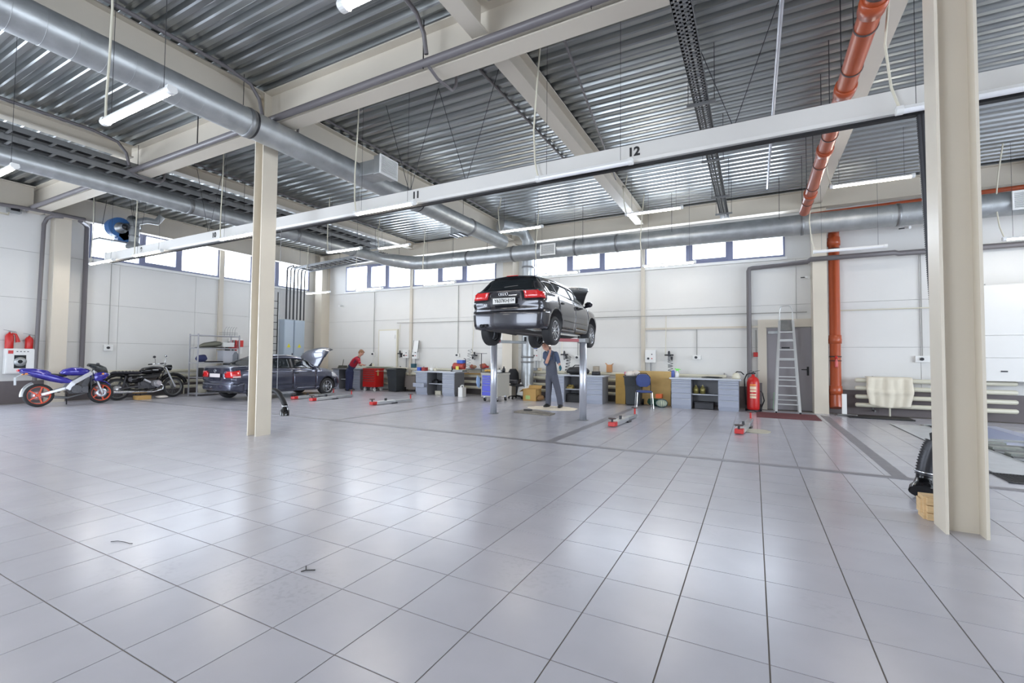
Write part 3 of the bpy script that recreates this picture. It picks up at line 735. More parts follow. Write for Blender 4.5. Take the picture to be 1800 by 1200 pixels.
    MB().box(-W+.14, W-.14, .3, L-.35, sp['floor'], sp['floor']+.05).build('floor_pan', m_under, e)
    # mirrors, handles
    my, mz = sp['mirror']
    for s in (-1, 1):
        mb = MB(); mb.loft([((s*(W-.04), my+.02, mz-.03), .04, .02), ((s*(W+.03), my, mz), .05, .04)]); 
        mb.loft([((s*(W+.0), my, mz+.03), .05, .05), ((s*(W+.06), my-.01, mz+.04), .07, .075), ((s*(W+.13), my-.03, mz+.03), .06, .065), ((s*(W+.17), my-.05, mz+.02), .03, .04)])
        mb.build('door_mirror', paint, e)
        for y in sp['handles']:
            z = sp['hz']; MB().loft([((s*(W-.03), y-.09, z), .018, .012), ((s*(W-.005), y-.05, z), .022, .014), ((s*(W-.005), y+.05, z), .022, .014), ((s*(W-.03), y+.09, z), .018, .012)]).build('door_handle', m_trim, e)
        o = MB().bar((s*(W-.015), sp['axles'][0]+.42, .47), (s*(W-.015), sp['axles'][1]-.42, .46), .02, .035).build('side_moulding', m_trim, e, .006)
    return e, out

# --- hatchback on the lift
def regA(inf, c, n, sp):
    j, y, dy, s = inf; z = c.z; ax = abs(c.x)
    if j < 0:                                             # end faces
        jj = -1-j
        if y == 0:
            if z < .62: return 'bumper'
            if .855 < z < 1.02 and ax > .44: return 'tail'
            return 'hatch'
        return 'nose'
    if j < 1: return 'under'
    gh = j-(NS-1)
    # door and panel seams
    if dy < .02:
        if gh < 0 and any(abs(y-q) < .01 for q in (.95, 1.93, 2.86)) and j > 2: return 'gap'
    if .855 < z < 1.02 and y < .24 and ax > .5 and gh < 1: return 'tail'
    if z < .62 and y < .40: return 'bumper'
    if gh >= NG-1:                                        # roof and screens
        if y < .42 and gh >= 0: return 'rear_glass' if (z > 1.07 and z < 1.39 and ax < .56) else 'hatch'
        if 2.50 < y < 3.02 and ax < .70: return 'windscreen'
        if y > 3.02: return 'bonnet' if ax < .66 else 'wing'
        return 'roof'
    if gh >= 0:
        if y > 3.02: return 'wing'
        if y < .42: return 'hatch'
        lo = 1
        if gh >= lo and gh <= NG-2:
            if 1.02 < y < 1.90 or 1.97 < y < 2.68-.0*gh: return 'side_glass'
            if .56 < y < .96 and gh < NG-2: return 'side_glass'
            if 2.68 <= y < 3.0-.09*gh: return 'side_glass'
            if .96 < y < 2.7: return 'pillar'
        return 'roof' if gh > NG-3 else ('upper_side')
    if z < .30 and y > .4: return 'sill'
    if y < .95: return 'quarter'
    if y < 1.93: return 'rear_door'
    if y < 2.86: return 'front_door'
    if y > L_A-.45 and z < .6: return 'nose'
    return 'wing'
L_A = 4.02
SA = dict(L=L_A, W=1.76, capz=.68, seams=(.95, 1.93, 2.86),
  top=[(0, 1.05), (.05, 1.07), (.12, 1.12), (.42, 1.385), (.62, 1.435), (1.4, 1.46), (2.1, 1.44), (2.5, 1.36), (3.05, .995), (3.5, .90), (3.85, .76), (4.02, .66)],
  belt=[(0, .985), (.6, .985), (2.0, .93), (3.0, .87), (3.6, .80), (3.9, .68), (4.02, .60)],
  wid=[(0, .93), (.1, .965), (.5, .995), (1, 1), (3, 1), (3.5, .99), (3.85, .94), (4.02, .86)],
  wroof=[(0, .80), (.12, .76), (.45, .64), (1.2, .655), (2.2, .66), (2.6, .68), (3.05, .76), (3.6, .76), (4.02, .66)],
  bot=[(0, .22), (.25, .21), (.6, .19), (3.6, .19), (4.02, .24)],
  rear=[(.15, .10), (.25, .02), (.42, 0), (.60, 0), (.66, .05), (.85, .05), (1.02, .06), (1.15, .10), (1.5, .10)],
  front=[(.2, .1), (.4, 0), (.55, .02), (.8, .1), (1.0, .1)], region=regA,
  axles=(.76, 3.22), wr_z=.315, wr=.315, arch=.36, spokes=9, seat=2.05, dash=2.75, floor=.24, mirror=(2.66, .93), handles=(1.12, 2.1), hz=.84, droop=.10,
  parts={})
hinge = Vector((0, 3.03, .98))
def open_hood(h, a):
    R = Matrix.Rotation(a, 3, 'X')
    return lambda q: h + R @ (q-h)
def parts_for(hinge, ang):
    g = lambda n, m=None, off=0, xf=None: (n, m, off, xf)
    return {'bumper': g('rear_bumper', None, .004), 'tail': g('tail_light', m_tail, .008), 'hatch': g('tailgate'), 'nose': g('front_bumper'), 'under': g('underside', m_under),
            'rear_glass': g('rear_window', m_cglass, -.004), 'windscreen': g('windscreen', m_cglass, -.004), 'bonnet': g('bonnet', None, 0, open_hood(hinge, ang)), 'wing': g('front_wing'),
            'roof': g('roof'), 'side_glass': g('side_window', m_cglass, -.006), 'pillar': g('door_pillar', m_trim, -.003), 'upper_side': g('window_frame', None), 'sill': g('sill'), 'quarter': g('rear_quarter'),
            'rear_door': g('rear_door', None, .001), 'front_door': g('front_door', None, .001)}
SA['parts'] = parts_for(hinge, math.radians(60))
ZL = 1.67+.10
carA, outA = make_car('hatchback_car', SA, m_paintA, 'dark grey five-door hatchback raised on the two-post lift with its bonnet open', 'car', (-4.62, 8.42, ZL))
def addA(mb, n, m, par=None, bev=0): return mb.build(n, m, par or carA, bev)
# tailgate details
MB().box(-.265, .265, -.026, -.014, .75, .87).build('number_plate', m_plate, carA)
for s_, x, sz in (('Y637KH', -.055, .105), ('124', .19, .075)):
    text('plate_text', s_, sz, m_ink, carA, (x, -.030, .81 if sz > .1 else .82), (PI/2, 0, 0), .001, .001, sx=.95)
MB().box(.118, .122, -.029, -.026, .755, .865).build('plate_divider', m_ink, carA)
fr = MB(); fr.box(-.30, .30, -.02, .0, .725, .74); fr.box(-.30, .30, -.02, 0, .88, .90); fr.build('plate_recess', m_trim, carA)
for i in range(4):
    x = -.10+i*.05; mb = MB(); mb.tube([(x+.033*math.cos(2*PI*k/20), -.008, .955+.033*math.sin(2*PI*k/20)) for k in range(20)], .005, 6, closed=True); mb.build('ring_badge', m_chrome, carA)
MB().bar((.10, .0, .925), (.30, .0, .925), .02, .014).build('handle_strip', m_chrome, carA)
text('badge_text', 'A3', .065, m_chrome, carA, (-.46, -.0, .74), (PI/2, 0, 0), .002, .002)
MB().bar((0, .0, 1.10), (.30, .03, 1.125), .018, .014).build('rear_wiper', m_trim, carA)
MB().loft([((-.5, .47, 1.375), .05, .012), ((0, .43, 1.40), .07, .016), ((.5, .47, 1.375), .05, .012)]).build('roof_spoiler', m_paintA, carA)
MB().box(-.14, .14, .353, .365, 1.392, 1.406).build('brake_light', m_tail, carA)
for x in (-.56, -.46):
    MB().lathe([(.034, 0), (.036, .0), (.036, .2), (.03, .2), (.030, .01), (.001, .01)], (x, -.01, .30), (0, 1, 0), 18).build('exhaust_tip', m_dark, carA)
mb = MB(); mb.tube([(-.5, .2, .335), (-.45, .45, .3), (-.1, .62, .25), (.02, 1.2, .2), (.02, 2.8, .2)], [.05, .05, .06, .03, .03], 12); mb.build('exhaust_pipe', m_galvd, carA)
MB().loft([((-.5, .42, .28), .1, .08), ((.35, .42, .28), .1, .08)]).build('silencer', m_galvd, carA)
MB().loft([((-.7, .76, .28), .05, .05), ((0, .8, .26), .07, .06), ((.7, .76, .28), .05, .05)]).build('rear_axle', m_under, carA)
for s in (-1, 1):
    MB().loft([((s*.62, .78, .25), .05, .04), ((s*.45, 1.4, .2), .06, .04)]).build('trailing_arm', m_under, carA)
    MB().loft([((s*.2, 3.2, .24), .05, .04), ((s*.72, 3.2, .26), .06, .04)]).build('control_arm', m_under, carA)
MB().loft([((0, 2.9, .33), .4, .16), ((0, 3.6, .34), .42, .18)]).build('engine_undertray', m_under, carA)
MB().tube([(0, 3.66, .70), (.44, 3.72, .80), (.5, 3.74, 1.55)], .006, 6).build('bonnet_stay', m_dark, carA)
m_armr = mat('dull_red_arm', (168, 84, 88), .5)
# --- two-post lift
for x, lb, hd in ((-5.78, 'left', 1), (-3.44, 'right', -1)):
    e = thing('lift_post', 'round polished steel lift post rising from the floor on the %s of the raised hatchback' % lb, 'lift', (x, 10.02, 0))
    MB().lathe([(.001, 0), (.13, 0), (.13, .006), (.001, .006)], (0, 0, .003), (0, 0, 1), 28).build('floor_collar', m_galvd, e)
    MB().lathe([(.001, 0), (.082, 0), (.082, 1.78), (.001, 1.78)], (0, 0, .008), (0, 0, 1), 28).build('post', m_steel, e)
    MB().box(-.10, .10, -.12, .12, 1.75, 1.85).build('arm_head', m_galvd, e, .01)
    for yy in (-.50, .92):
        MB().bar((hd*.02, 0, 1.80), (hd*.42, yy, 1.80), .09, .07).build('lift_arm', m_armr if yy < 0 else m_galv, e, .008)
        MB().cyl((hd*.42, yy, 1.80), (hd*.42, yy, 1.95), .035, n=14).build('arm_pad', m_black, e)
# --- sedan on the floor
def regB(inf, c, n, sp):
    j, y, dy, s = inf; z = c.z; ax = abs(c.x)
    if j < 0:
        if y == 0:
            if z < .54: return 'bumper'
            if .72 < z < .90 and ax > .46: return 'tail'
            return 'hatch'
        if .58 < z and ax > .45: return 'head'
        return 'nose'
    if j < 1: return 'under'
    gh = j-(NS-1)
    if dy < .02 and gh < 0 and j > 2 and any(abs(y-q) < .01 for q in (1.22, 2.10, 3.0)): return 'gap'
    if .73 < z < .92 and y < .26 and gh < 0 and ax > .5: return 'taillo' if z < .76 else 'tail'
    if .64 < z and y > L_B-.50 and gh < 0 and ax > .45: return 'head'
    if z < .53 and y < .42: return 'bumper'
    if gh >= NG-1:
        if .62 < y < 1.28: return 'rear_glass' if ax < .62 else 'roof'
        if y <= .62: return 'hatch'
        if 2.62 < y < 3.2 and ax < .70: return 'windscreen'
        if y >= 3.2: return 'bonnet' if ax < .66 else 'wing'
        return 'roof'
    if gh >= 0:
        if y > 3.2: return 'wing'
        if y < .75: return 'hatch' if gh > 2 else 'quarter'
        if 1 <= gh <= NG-2:
            if 1.28 < y < 2.06 or 2.14 < y < 2.78: return 'side_glass'
            if 1.02+.02*gh < y < 1.22 and gh < NG-3: return 'side_glass'
            if 2.78 <= y < 3.12-.07*gh: return 'side_glass'
            if 1.2 < y < 2.8: return 'pillar'
        return 'roof' if gh > NG-3 else 'upper_side'
    if z < .30 and y > .4: return 'sill'
    if y < 1.22: return 'quarter'
    if y < 2.10: return 'rear_door'
    if y < 3.0: return 'front_door'
    if y > L_B-.4 and z < .6: return 'nose'
    return 'wing'
L_B = 4.25
SB = dict(L=L_B, W=1.70, capz=.58, seams=(1.22, 2.10, 3.0),
  top=[(0, 1.0), (.06, 1.05), (.3, 1.065), (.6, 1.08), (.95, 1.25), (1.3, 1.38), (1.8, 1.455), (2.2, 1.45), (2.62, 1.375), (3.2, 1.02), (3.7, .93), (4.1, .80), (4.25, .66)],
  belt=[(0, .90), (.6, .955), (2.0, .92), (3.1, .88), (3.8, .80), (4.15, .70), (4.25, .60)],
  wid=[(0, .93), (.1, .965), (.5, .99), (1, 1), (3.2, 1), (3.8, .98), (4.15, .92), (4.25, .84)],
  wroof=[(0, .84), (.5, .82), (.9, .72), (1.4, .65), (2.3, .65), (2.7, .68), (3.2, .78), (3.8, .76), (4.25, .66)],
  bot=[(0, .32), (.3, .26), (.6, .20), (3.8, .19), (4.25, .22)],
  rear=[(.2, .08), (.3, .01), (.42, 0), (.52, .0), (.58, .055), (.9, .05), (1.0, .045), (1.1, .06)],
  front=[(.2, .1), (.4, 0), (.55, .02), (.8, .1), (1.0, .1)], region=regB,
  axles=(.88, 3.50), wr_z=.305, wr=.305, arch=.345, spokes=7, seat=2.25, dash=2.95, floor=.24, mirror=(2.86, .95), handles=(1.36, 2.22), hz=.82, parts={})
hB = Vector((0, 3.22, 1.0)); SB['parts'] = parts_for(hB, math.radians(64))
SB['parts']['tail'] = ('tail_light', m_tail, .008, None); SB['parts']['taillo'] = ('tail_light_lens', m_tailw, .008, None)
SB['parts']['head'] = ('headlight', mat('headlight', (210, 214, 220), .08, .3, coat=1), .004, None)
SB['parts']['hatch'] = ('boot_lid', None, 0, None)
carB, outB = make_car('sedan_car', SB, m_paintB, 'dark blue-grey saloon car parked behind the free column with its bonnet raised', 'car', (-14.5, 8.17, 0))
MB().box(-.26, .26, .012, .024, .72, .83).build('number_plate', mat('plate_blank', (214, 206, 206), .5), carB)
c = Vector((-.0, .022, .915)); mb = MB(); mb.tube([(c.x+.048*math.cos(2*PI*k/20), c.y, c.z+.048*math.sin(2*PI*k/20)) for k in range(20)], .006, 6, closed=True)
for a, b in (((-.02, .035), (0, .004)), ((0, .004), (.02, .035)), ((-.036, .02), (-.016, -.034)), ((-.016, -.034), (0, -.004)), ((0, -.004), (.016, -.034)), ((.016, -.034), (.036, .02))):
    mb.bar((a[0], c.y, c.z+a[1]), (b[0], c.y, c.z+b[1]), .007, .007, up=(0, 1, 0))
mb.build('round_badge', m_chrome, carB)
MB().tube([(.35, 1.35, 1.42), (.35, 1.18, 1.60)], .006, 6, r1=.003).build('antenna', m_black, carB)
MB().tube([(-.5, 4.0, .80), (-.56, 4.02, 1.5)], .006, 6).build('bonnet_stay', m_dark, carB)
MB().loft([((0, 3.4, .60), .5, .16), ((0, 4.0, .56), .48, .14)]).build('engine', m_under, carB)
MB().tube([(-.45, .05, .24), (-.45, .5, .24), (0, 1.2, .2), (0, 3, .2)], .028, 10).build('exhaust_pipe', m_galvd, carB)
# ================================================================== along the back wall
def drawers(par, x0, x1, y, zs, m, hm=None, pull=None, dr='drawer'):
    """drawer fronts facing -y with a lip handle each"""
    for i, (a, b) in enumerate(zip(zs[:-1], zs[1:])):
        oy = pull[1] if pull and pull[0] == i else 0
        mb = MB().box(x0+.012, x1-.012, y-oy-.016, y-oy+.02, a+.006, b-.006)
        if oy: mb.box(x0+.03, x0+.036, y-oy+.02, y, a+.02, b-.03); mb.box(x1-.036, x1-.03, y-oy+.02, y, a+.02, b-.03); mb.box(x0+.03, x1-.03, y-oy+.02, y, a+.014, a+.02)
        d = mb.build(dr, m, par, .002)
        MB().prism([(y-oy-.016, b-.03), (y-oy-.034, b-.022), (y-oy-.034, b-.012), (y-oy-.016, b-.010)], 'x', x0+.02, x1-.02).build('drawer_handle', hm or m, d)
def bench(label, x0, xa, xb, x1, y, pull=None, depth=.62, top_m=None):
    """x0..xa left pedestal, xb..x1 right pedestal"""
    e = thing('workbench', label, 'workbench', (x0, y, 0)); W = x1-x0; a, b = xa-x0, xb-x0
    MB().box(-.05, W+.06, -.04, depth+.04, .83, .87).build('bench_top', top_m or m_top, e, .004)
    for n, (p, q) in enumerate(((0, a), (b, W))):
        c = MB(); c.box(p, q, .02, depth, .05, .83); c.box(p+.01, q-.01, .04, depth, 0, .05)
        c.box(p, p+.012, 0, .02, .06, .83); c.box(q-.012, q, 0, .02, .06, .83)
        o = c.build('pedestal', m_benchd, e); o.data.materials.append(m_bench)
        for f in o.data.polygons:
            if f.normal.y < -.5: f.material_index = 1
        drawers(o, p, q, .004, [.10, .29, .44, .60, .69, .76, .825][::1], m_bench, m_top, pull if n == 0 else None)
    MB().box(a, b, .1, depth, .40, .425).build('shelf', m_top, e)
    MB().box(a, b, depth-.03, depth, .10, .83).build('back_panel', m_benchd, e)
    return e
bench('grey workbench with drawers behind the man in the red shirt', -15.97, -15.60, -14.79, -14.37, 13.9, top_m=m_benchd)
bench('grey workbench with one drawer pulled out, second bench from the left', -11.13, -10.60, -9.92, -9.39, 13.5, (1, .16))
bench('blue-grey workbench partly hidden by the mechanic and the right lift post', -5.79, -5.32, -4.61, -4.08, 13.68)
bench('blue-grey workbench left of the big red fire extinguisher', -2.09, -1.56, -.87, -.36, 13.75)
# red tool cabinet on castors
e = thing('tool_cabinet', 'red steel tool cabinet on castors between bench and dark bin', 'tool cabinet', (-14.08, 13.75, 0))
c = MB().box(0, .66, .02, .5, .16, .86); c.box(-.01, .67, 0, .52, .86, .9); c.box(.0, .66, 0, .02, .16, .2); b0 = c.build('cabinet_body', m_redd, e, .004)
drawers(b0, .0, .66, .01, [.20, .42, .51, .60, .69, .78, .855], m_redd, m_galvd)
MB().tube([(.66, .04, .8), (.70, .04, .8), (.70, .46, .8), (.66, .46, .8)], .01, 8).build('push_handle', m_chrome, e)
MB().box(.671, .675, .12, .2, .62, .86).build('paper_tag', m_card, e)
for x in (.07, .59):
    for y in (.07, .43):
        k = MB().box(x-.03, x+.03, y-.03, y+.03, .13, .16); k.box(x-.028, x-.022, y-.02, y+.02, .05, .13); k.box(x+.022, x+.028, y-.02, y+.02, .05, .13); k = k.build('castor', m_steel, e)
        MB().cyl((x-.018, y, .06), (x+.018, y, .06), .06, n=18).build('castor_wheel', m_white, k)
# wheelie bins
def bin_(label, loc, open_=False, rz=0, s=1):
    e = thing('wheelie_bin', label, 'bin', loc, rz)
    mb = MB(); r = []
    for z, a, b in ((.02, .19, .21), (.05, .2, .22), (.55, .225, .25), (.84, .245, .28), (.845, .27, .31), (.885, .27, .31), (.885, .25, .29), (.6, .235, .26)):
        r += [(-a, -b, z), (a, -b, z), (a, b, z), (-a, b, z)]
    n = 8; mb.add(r, [(i*4+j, i*4+(j+1) % 4, i*4+4+(j+1) % 4, i*4+4+j) for i in range(n-1) for j in range(4)]+[(3, 2, 1, 0), (28, 29, 30, 31)])
    mb.build('bin_body', M_BIN, e, .006)
    for s_ in (-1, 1): MB().cyl((s_*.2, .25, .09), (s_*.26, .25, .09), .09, n=20).build('bin_wheel', m_black, e)
    MB().tube([(-.2, .33, .86), (-.2, .36, .88), (.2, .36, .88), (.2, .33, .86)], .014, 8).build('grip_bar', M_BIN, e)
    L = MB(); R = Matrix.Rotation(math.radians(102 if open_ else 2), 3, 'X'); h = Vector((0, .31, .89))
    V = []
    for t, a, z in ((0, .24, .0), (.06, .27, .02), (.3, .275, .05), (.5, .26, .045), (.6, .20, .02), (.63, .14, 0)):
        V += [h+R@Vector((x*a, -t, z*(1-.25*abs(x)))) for x in (-1, -.6, 0, .6, 1)]
    L.add(V, [(i*5+j, i*5+j+1, i*5+6+j, i*5+5+j) for i in range(5) for j in range(4)], True)
    o = L.build('bin_lid', M_BIN, e); sd = o.modifiers.new('s', 'SOLIDIFY'); sd.thickness = .02
    return e
M_BIN = mat('bin_plastic', (48, 52, 56), .5, bump=.03)
bin_('closed dark wheelie bin right of the red tool cabinet', (-12.66, 14.15, 0))
bx = wy(1113, 700, 13.95)
bin2 = bin_('dark wheelie bin with raised lid and rubbish, behind the blue chair', (bx.x, 14.05, 0), True, math.radians(4))
rag = mat('rag_white', (222, 214, 206), .9, bump=.3, bscale=20)
def crumple(c, r, m, name, label, cat, seed=1, n=3):
    rd = random.Random(seed); mb = MB()
    for i in range(n):
        o = (c[0]+rd.uniform(-.5, .5)*r[0], c[1]+rd.uniform(-.5, .5)*r[1], c[2]+rd.uniform(-.2, .3)*r[2]); k = len(mb.v)
        mb.sph(o, (r[0]*.7, r[1]*.7, r[2]*.8), 12, 8)
        for q in range(k, len(mb.v)):
            v = Vector(mb.v[q]); f = 1+.22*math.sin(v.x*47+seed)*math.sin(v.y*39)*math.sin(v.z*51+1); mb.v[q] = tuple(Vector(o)+(v-Vector(o))*f)
    return tag(mb.build(name, m), label, cat)
crumple((bx.x-.02, 13.98, .93), (.19, .2, .12), rag, 'crumpled_paper', 'crumpled white paper heaped in the open bin', 'rubbish', 4, 5)
crumple((bx.x-.2, 13.9, .93), (.06, .08, .08), mat('pink_rag', (196, 130, 150), .8), 'rag', 'pinkish rag at the left rim of the open bin', 'rag', 2, 2)
# blue tool trolley
e = thing('tool_trolley', 'blue fronted tool trolley behind the left lift post', 'tool cabinet', (-7.74, 12.62, 0), math.radians(-3))
c = MB().box(0, .62, .02, .72, .17, .84); c.box(-.02, .64, 0, .74, .84, .90); c.box(0, .03, 0, .02, .14, .84); c.box(.59, .62, 0, .02, .14, .84); c.box(.03, .59, 0, .02, .14, .18)
b0 = c.build('trolley_body', mat('trolley_grey', (176, 174, 166), .45), e, .004); drawers(b0, .03, .59, .01, [.18, .32, .52, .61, .68, .75, .83], m_blue, mat('drawer_lip', (120, 126, 214), .35), dr='drawer')
MB().box(.0, .62, .05, .7, .9, .915).build('rubber_mat', m_dark, e)
for x in (.08, .54):
    for y in (.1, .62):
        k = MB().box(x-.03, x+.03, y-.03, y+.03, .12, .17); k.box(x-.028, x-.022, y-.02, y+.02, .05, .12); k.box(x+.022, x+.028, y-.02, y+.02, .05, .12); k = k.build('castor', m_steel, e)
        MB().cyl((x-.018, y, .06), (x+.018, y, .06), .06, n=18).build('castor_wheel', m_black, k)
e = thing('socket_bar', 'tall T-shaped tool standing upright on the blue trolley', 'tool', (wy(846, 650, 12.75).x, 12.75, .915))
z1 = wy(846, 621, 12.75).z-.915
MB().cyl((0, 0, 0), (0, 0, z1), .013, n=8).build('shaft', m_dark, e); MB().bar((-.2, 0, z1), (.2, 0, z1), .022, .016).build('crossbar', m_dark, e)
# ---- radiators: registers of four thick tubes
def register(label, a, b, axis='x', w0=14.62, zs=(.90, .70, .48, .27), step=1.1, r=.055):
    e = thing('pipe_radiator', label, 'radiator'); P = (lambda t, w, z: (t, w, z)) if axis == 'x' else (lambda t, w, z: (w, t, z))
    for z in zs:
        MB().tube([P(a, w0, z), P(a+.03, w0, z), P(b-.03, w0, z), P(b, w0, z)], [r*.6, r, r, r*.6], 14).build('radiator_tube', m_rad, e)
    t = a+.3
    while t < b-.1:
        MB().cyl(P(t, w0, zs[-1]), P(t, w0, zs[0]), .022, n=8).build('riser', m_rad, e)
        if axis == 'x': MB().box(t+.1, t+.13, w0+.03, w0+.30, .1, .14).box(t+.1, t+.13, w0+.27, w0+.30, .1, 1.0).build('bracket', m_galvd, e)
        MB().cyl(P(t+.4, w0, 0.005), P(t+.4, w0, zs[-1]), .02, n=8).build('leg', m_rad, e)
        t += step*1.6
    return e
register('cream tube radiator under the benches at the far left of the back wall', -15.3, -12.45)
register('cream tube radiator between the second bench and the blue trolley', -12.3, -8.2)
register('cream tube radiator behind the mechanic', -7.3, -3.35)
register('cream tube radiator behind the plywood and the workbench with jars', -2.95, -.7)
register('cream tube radiator with a blanket hung over it, right of the orange downpipe', 2.3, 5.3)
register('cream tube radiator on the left wall behind the motorcycles', 6.6, 13.2, 'y', -17.9, (.83, .66, .46, .27))
# blanket over the radiator
mb = MB(); x0, x1 = wy(1524, 690, 14.5).x, wy(1606, 690, 14.5).x; V = []; nx, nz = 24, 20
for k in range(nz+1):
    t = k/nz
    for i in range(nx+1):
        u = i/nx; x = x0+(x1-x0)*u+.01*math.sin(t*9+u*3)
        if t < .12: y = 14.72-.16*t/.12; z = .965
        else:
            tt = (t-.12)/.88; y = 14.545-.02*math.sin(u*13+tt*3)-.015*math.sin(u*29); z = .965-tt*(.74-.5*max(0, abs(u-.55)-.30)**1.5-.012*math.sin(u*9))
            y -= .03*math.exp(-((tt-.5)/.05)**2)
            x += (.5-u)*.10*tt**3
        V.append((x, y, z+.012))
mb.add(V, [(k*(nx+1)+i, k*(nx+1)+i+1, (k+1)*(nx+1)+i+1, (k+1)*(nx+1)+i) for k in range(nz) for i in range(nx)], True)
o = mb.build('blanket', mat('cream_cloth', (222, 214, 196), .95, bump=.3, bscale=9, noise=.04)); tag(o, 'cream padded cloth draped over the radiator right of the orange downpipe', 'blanket'); sd = o.modifiers.new('s', 'SOLIDIFY'); sd.thickness = .02
# low white wall board right of the near column
e = sempty('wall_board', 'white wall boards standing proud above the radiator at the right edge', 'board')
zl = wy(1760, 670, 14.4).z; x0 = wy(1733, 650, 14.4).x
for a, b in ((zl, wy(1760, 629, 14.4).z), (wy(1760, 629, 14.4).z+.006, 2.0), (2.006, wy(1760, 500, 14.4).z)): MB().box(x0, XR, 14.40, 14.46, a, b).build('board', m_wall, e)
for q in (x0, x0+3, x0+6): MB().box(q, q+.05, 14.46, YB, zl, 3.2).build('batten', m_seam, e)
MB().box(x0+.25, x0+.36, 14.385, 14.40, 1.17, 1.2).build('hook', m_dark, e)
# ---- door, ladder, mat, extinguisher
xd0, xd1, zt = wy(1348, 650, YB).x, wy(1427, 650, YB).x, wy(1390, 576, YB).z
e = sempty('door_1', 'grey steel fire door behind the step ladder', 'door')
MB().box(xd0, xd1, YB-.05, YB-.01, .02, zt).build('door_leaf', mat('door_grey', (142, 138, 142), .45, noise=.02), e)
f = MB(); f.box(xd0-.22, xd0, YB-.09, YB, 0, zt+.02); f.box(xd0-.22, xd1, YB-.09, YB, zt+.02, zt+.24); f.build('door_frame', m_beam, e)
h = MB().box(xd1-.12, xd1-.07, YB-.062, YB-.05, .98, 1.22); h.cyl((xd1-.095, YB-.06, 1.14), (xd1-.095, YB-.11, 1.14), .012); h.cyl((xd1-.095, YB-.11, 1.14), (xd1-.25, YB-.11, 1.14), .012); h.build('door_handle', m_black, e)
c = MB().box(xd0+.04, xd0+.3, YB-.1, YB-.05, zt-.16, zt-.09); c.bar((xd0+.2, YB-.11, zt-.1), (xd0+.42, YB-.09, zt-.05), .02, .012); c.build('door_closer', m_galv, e)
MB().box(xd0+.36, xd0+.56, YB-.055, YB-.05, 1.72, 1.76).build('door_sign', m_dark, e)
m_alu = mat('aluminium', (206, 208, 208), .3, .7)
e = thing('step_ladder', 'tall aluminium step ladder standing in front of the grey door', 'ladder', (.78, 14.0, 0))
TP = 2.47
for s in (-1, 1):
    MB().bar((s*.27, 0, 0.0), (s*.155, .42, TP), .03, .06).build('front_rail', m_alu, e)
    r0 = MB().bar((s*.29, .80, 0.0), (s*.16, .47, TP-.1), .025, .045).build('rear_rail', m_alu, e)
    MB().bar((s*.292, .80, .03), (s*.27, .745, .5), .03, .05).build('green_foot', mat('green_foot_%d' % s, (130, 214, 140), .5), r0)
    MB().box(s*.27-.025, s*.27+.025, -.04, .04, 0, .05).build('rubber_foot', m_black, e)
for k in range(9):
    t = (k+.5)/9.3; z = .12+t*(TP-.25); w_ = .27-.115*z/TP; y = .42*z/TP; MB().box(-w_, w_, y-.05, y+.04, z-.012, z+.012).build('tread', m_alu, e)
for k in range(4):
    z = .3+k*.55; w_ = .29-.13*z/TP; y = .80-.33*z/TP; MB().box(-w_, w_, y-.012, y+.012, z-.015, z+.015).build('brace', m_alu, e)
MB().bar((0, .40, TP-.28), (0, .52, TP+.02), .28, .012, up=(0, 1, .3)).build('platform', m_galvd, e)
MB().tube([(-.155, .42, TP), (-.15, .45, TP+.26), (-.12, .46, TP+.37), (-.06, .465, TP+.40), (.06, .465, TP+.40), (.12, .46, TP+.37), (.15, .45, TP+.26), (.155, .42, TP)], .015, 10).build('grab_hoop', m_alu, e)
p = [fl(1340, 722), fl(1420, 722), fl(1446, 738), fl(1352, 736)]
mb = MB(); y0, y1 = 12.75, 14.0; mb.box(.05, 1.38, y0, y1, .002, .012)
m_mat = mat('maroon_mat', (112, 62, 66), .95, noise=.25, scale=60, bump=.4, bscale=150)
tag(mb.build('door_mat', m_mat), 'maroon ribbed mat on the floor in front of the step ladder', 'mat')
e = thing('fire_extinguisher', 'large red wheeled fire extinguisher at the right end of the workbench', 'fire extinguisher', (wy(1324, 690, 14.15).x, 14.15, 0))
MB().lathe([(.001, .03), (.12, .03), (.15, .07), (.155, .12), (.155, .78), (.13, .88), (.08, .93), (.04, .95), (.04, 1.0), (.001, 1.0)], n=28).build('cylinder', m_red, e)
v = MB().cyl((0, 0, .98), (0, 0, 1.06), .03); v.cyl((-.06, 0, 1.03), (.06, 0, 1.03), .018); v.bar((-.02, 0, 1.06), (.16, 0, 1.11), .03, .012); v.tube([(-.06, 0, 1.0), (-.1, 0, 1.06), (-.06, 0, 1.1), (.02, 0, 1.08)], .007, 6); v.build('valve', m_dark, e)
MB().tube([(-.06, 0, 1.03), (-.15, -.03, 1.0), (-.21, -.02, .85), (-.2, 0, .6), (-.18, .05, .2), (0, .2, .1), (.2, .1, .12), (.26, 0, .3), (.22, 0, .5), (.17, 0, .56)], .017, 8).build('hose', m_black, e)
MB().lathe([(.001, 0), (.16, 0), (.165, .04), (.15, .05)], n=28).build('base_ring', m_dark, e)
for s in (-1, 1): MB().cyl((s*.16, .08, .1), (s*.2, .08, .1), .1, n=20).build('wheel', m_black, e)
def wrapband(z0, z1, a0, a1, r, m, par, nm):
    mb = MB(); V = []; n = 10
    for i in range(n+1):
        a = a0+(a1-a0)*i/n; V += [(r*math.cos(a), r*math.sin(a), z0), (r*math.cos(a), r*math.sin(a), z1)]
    mb.add(V, [(2*i, 2*i+2, 2*i+3, 2*i+1) for i in range(n)], True); mb.build(nm, m, par)
m_lab = mat('label_cream', (236, 214, 180), .5); m_or = mat('label_orange', (236, 150, 70), .5)
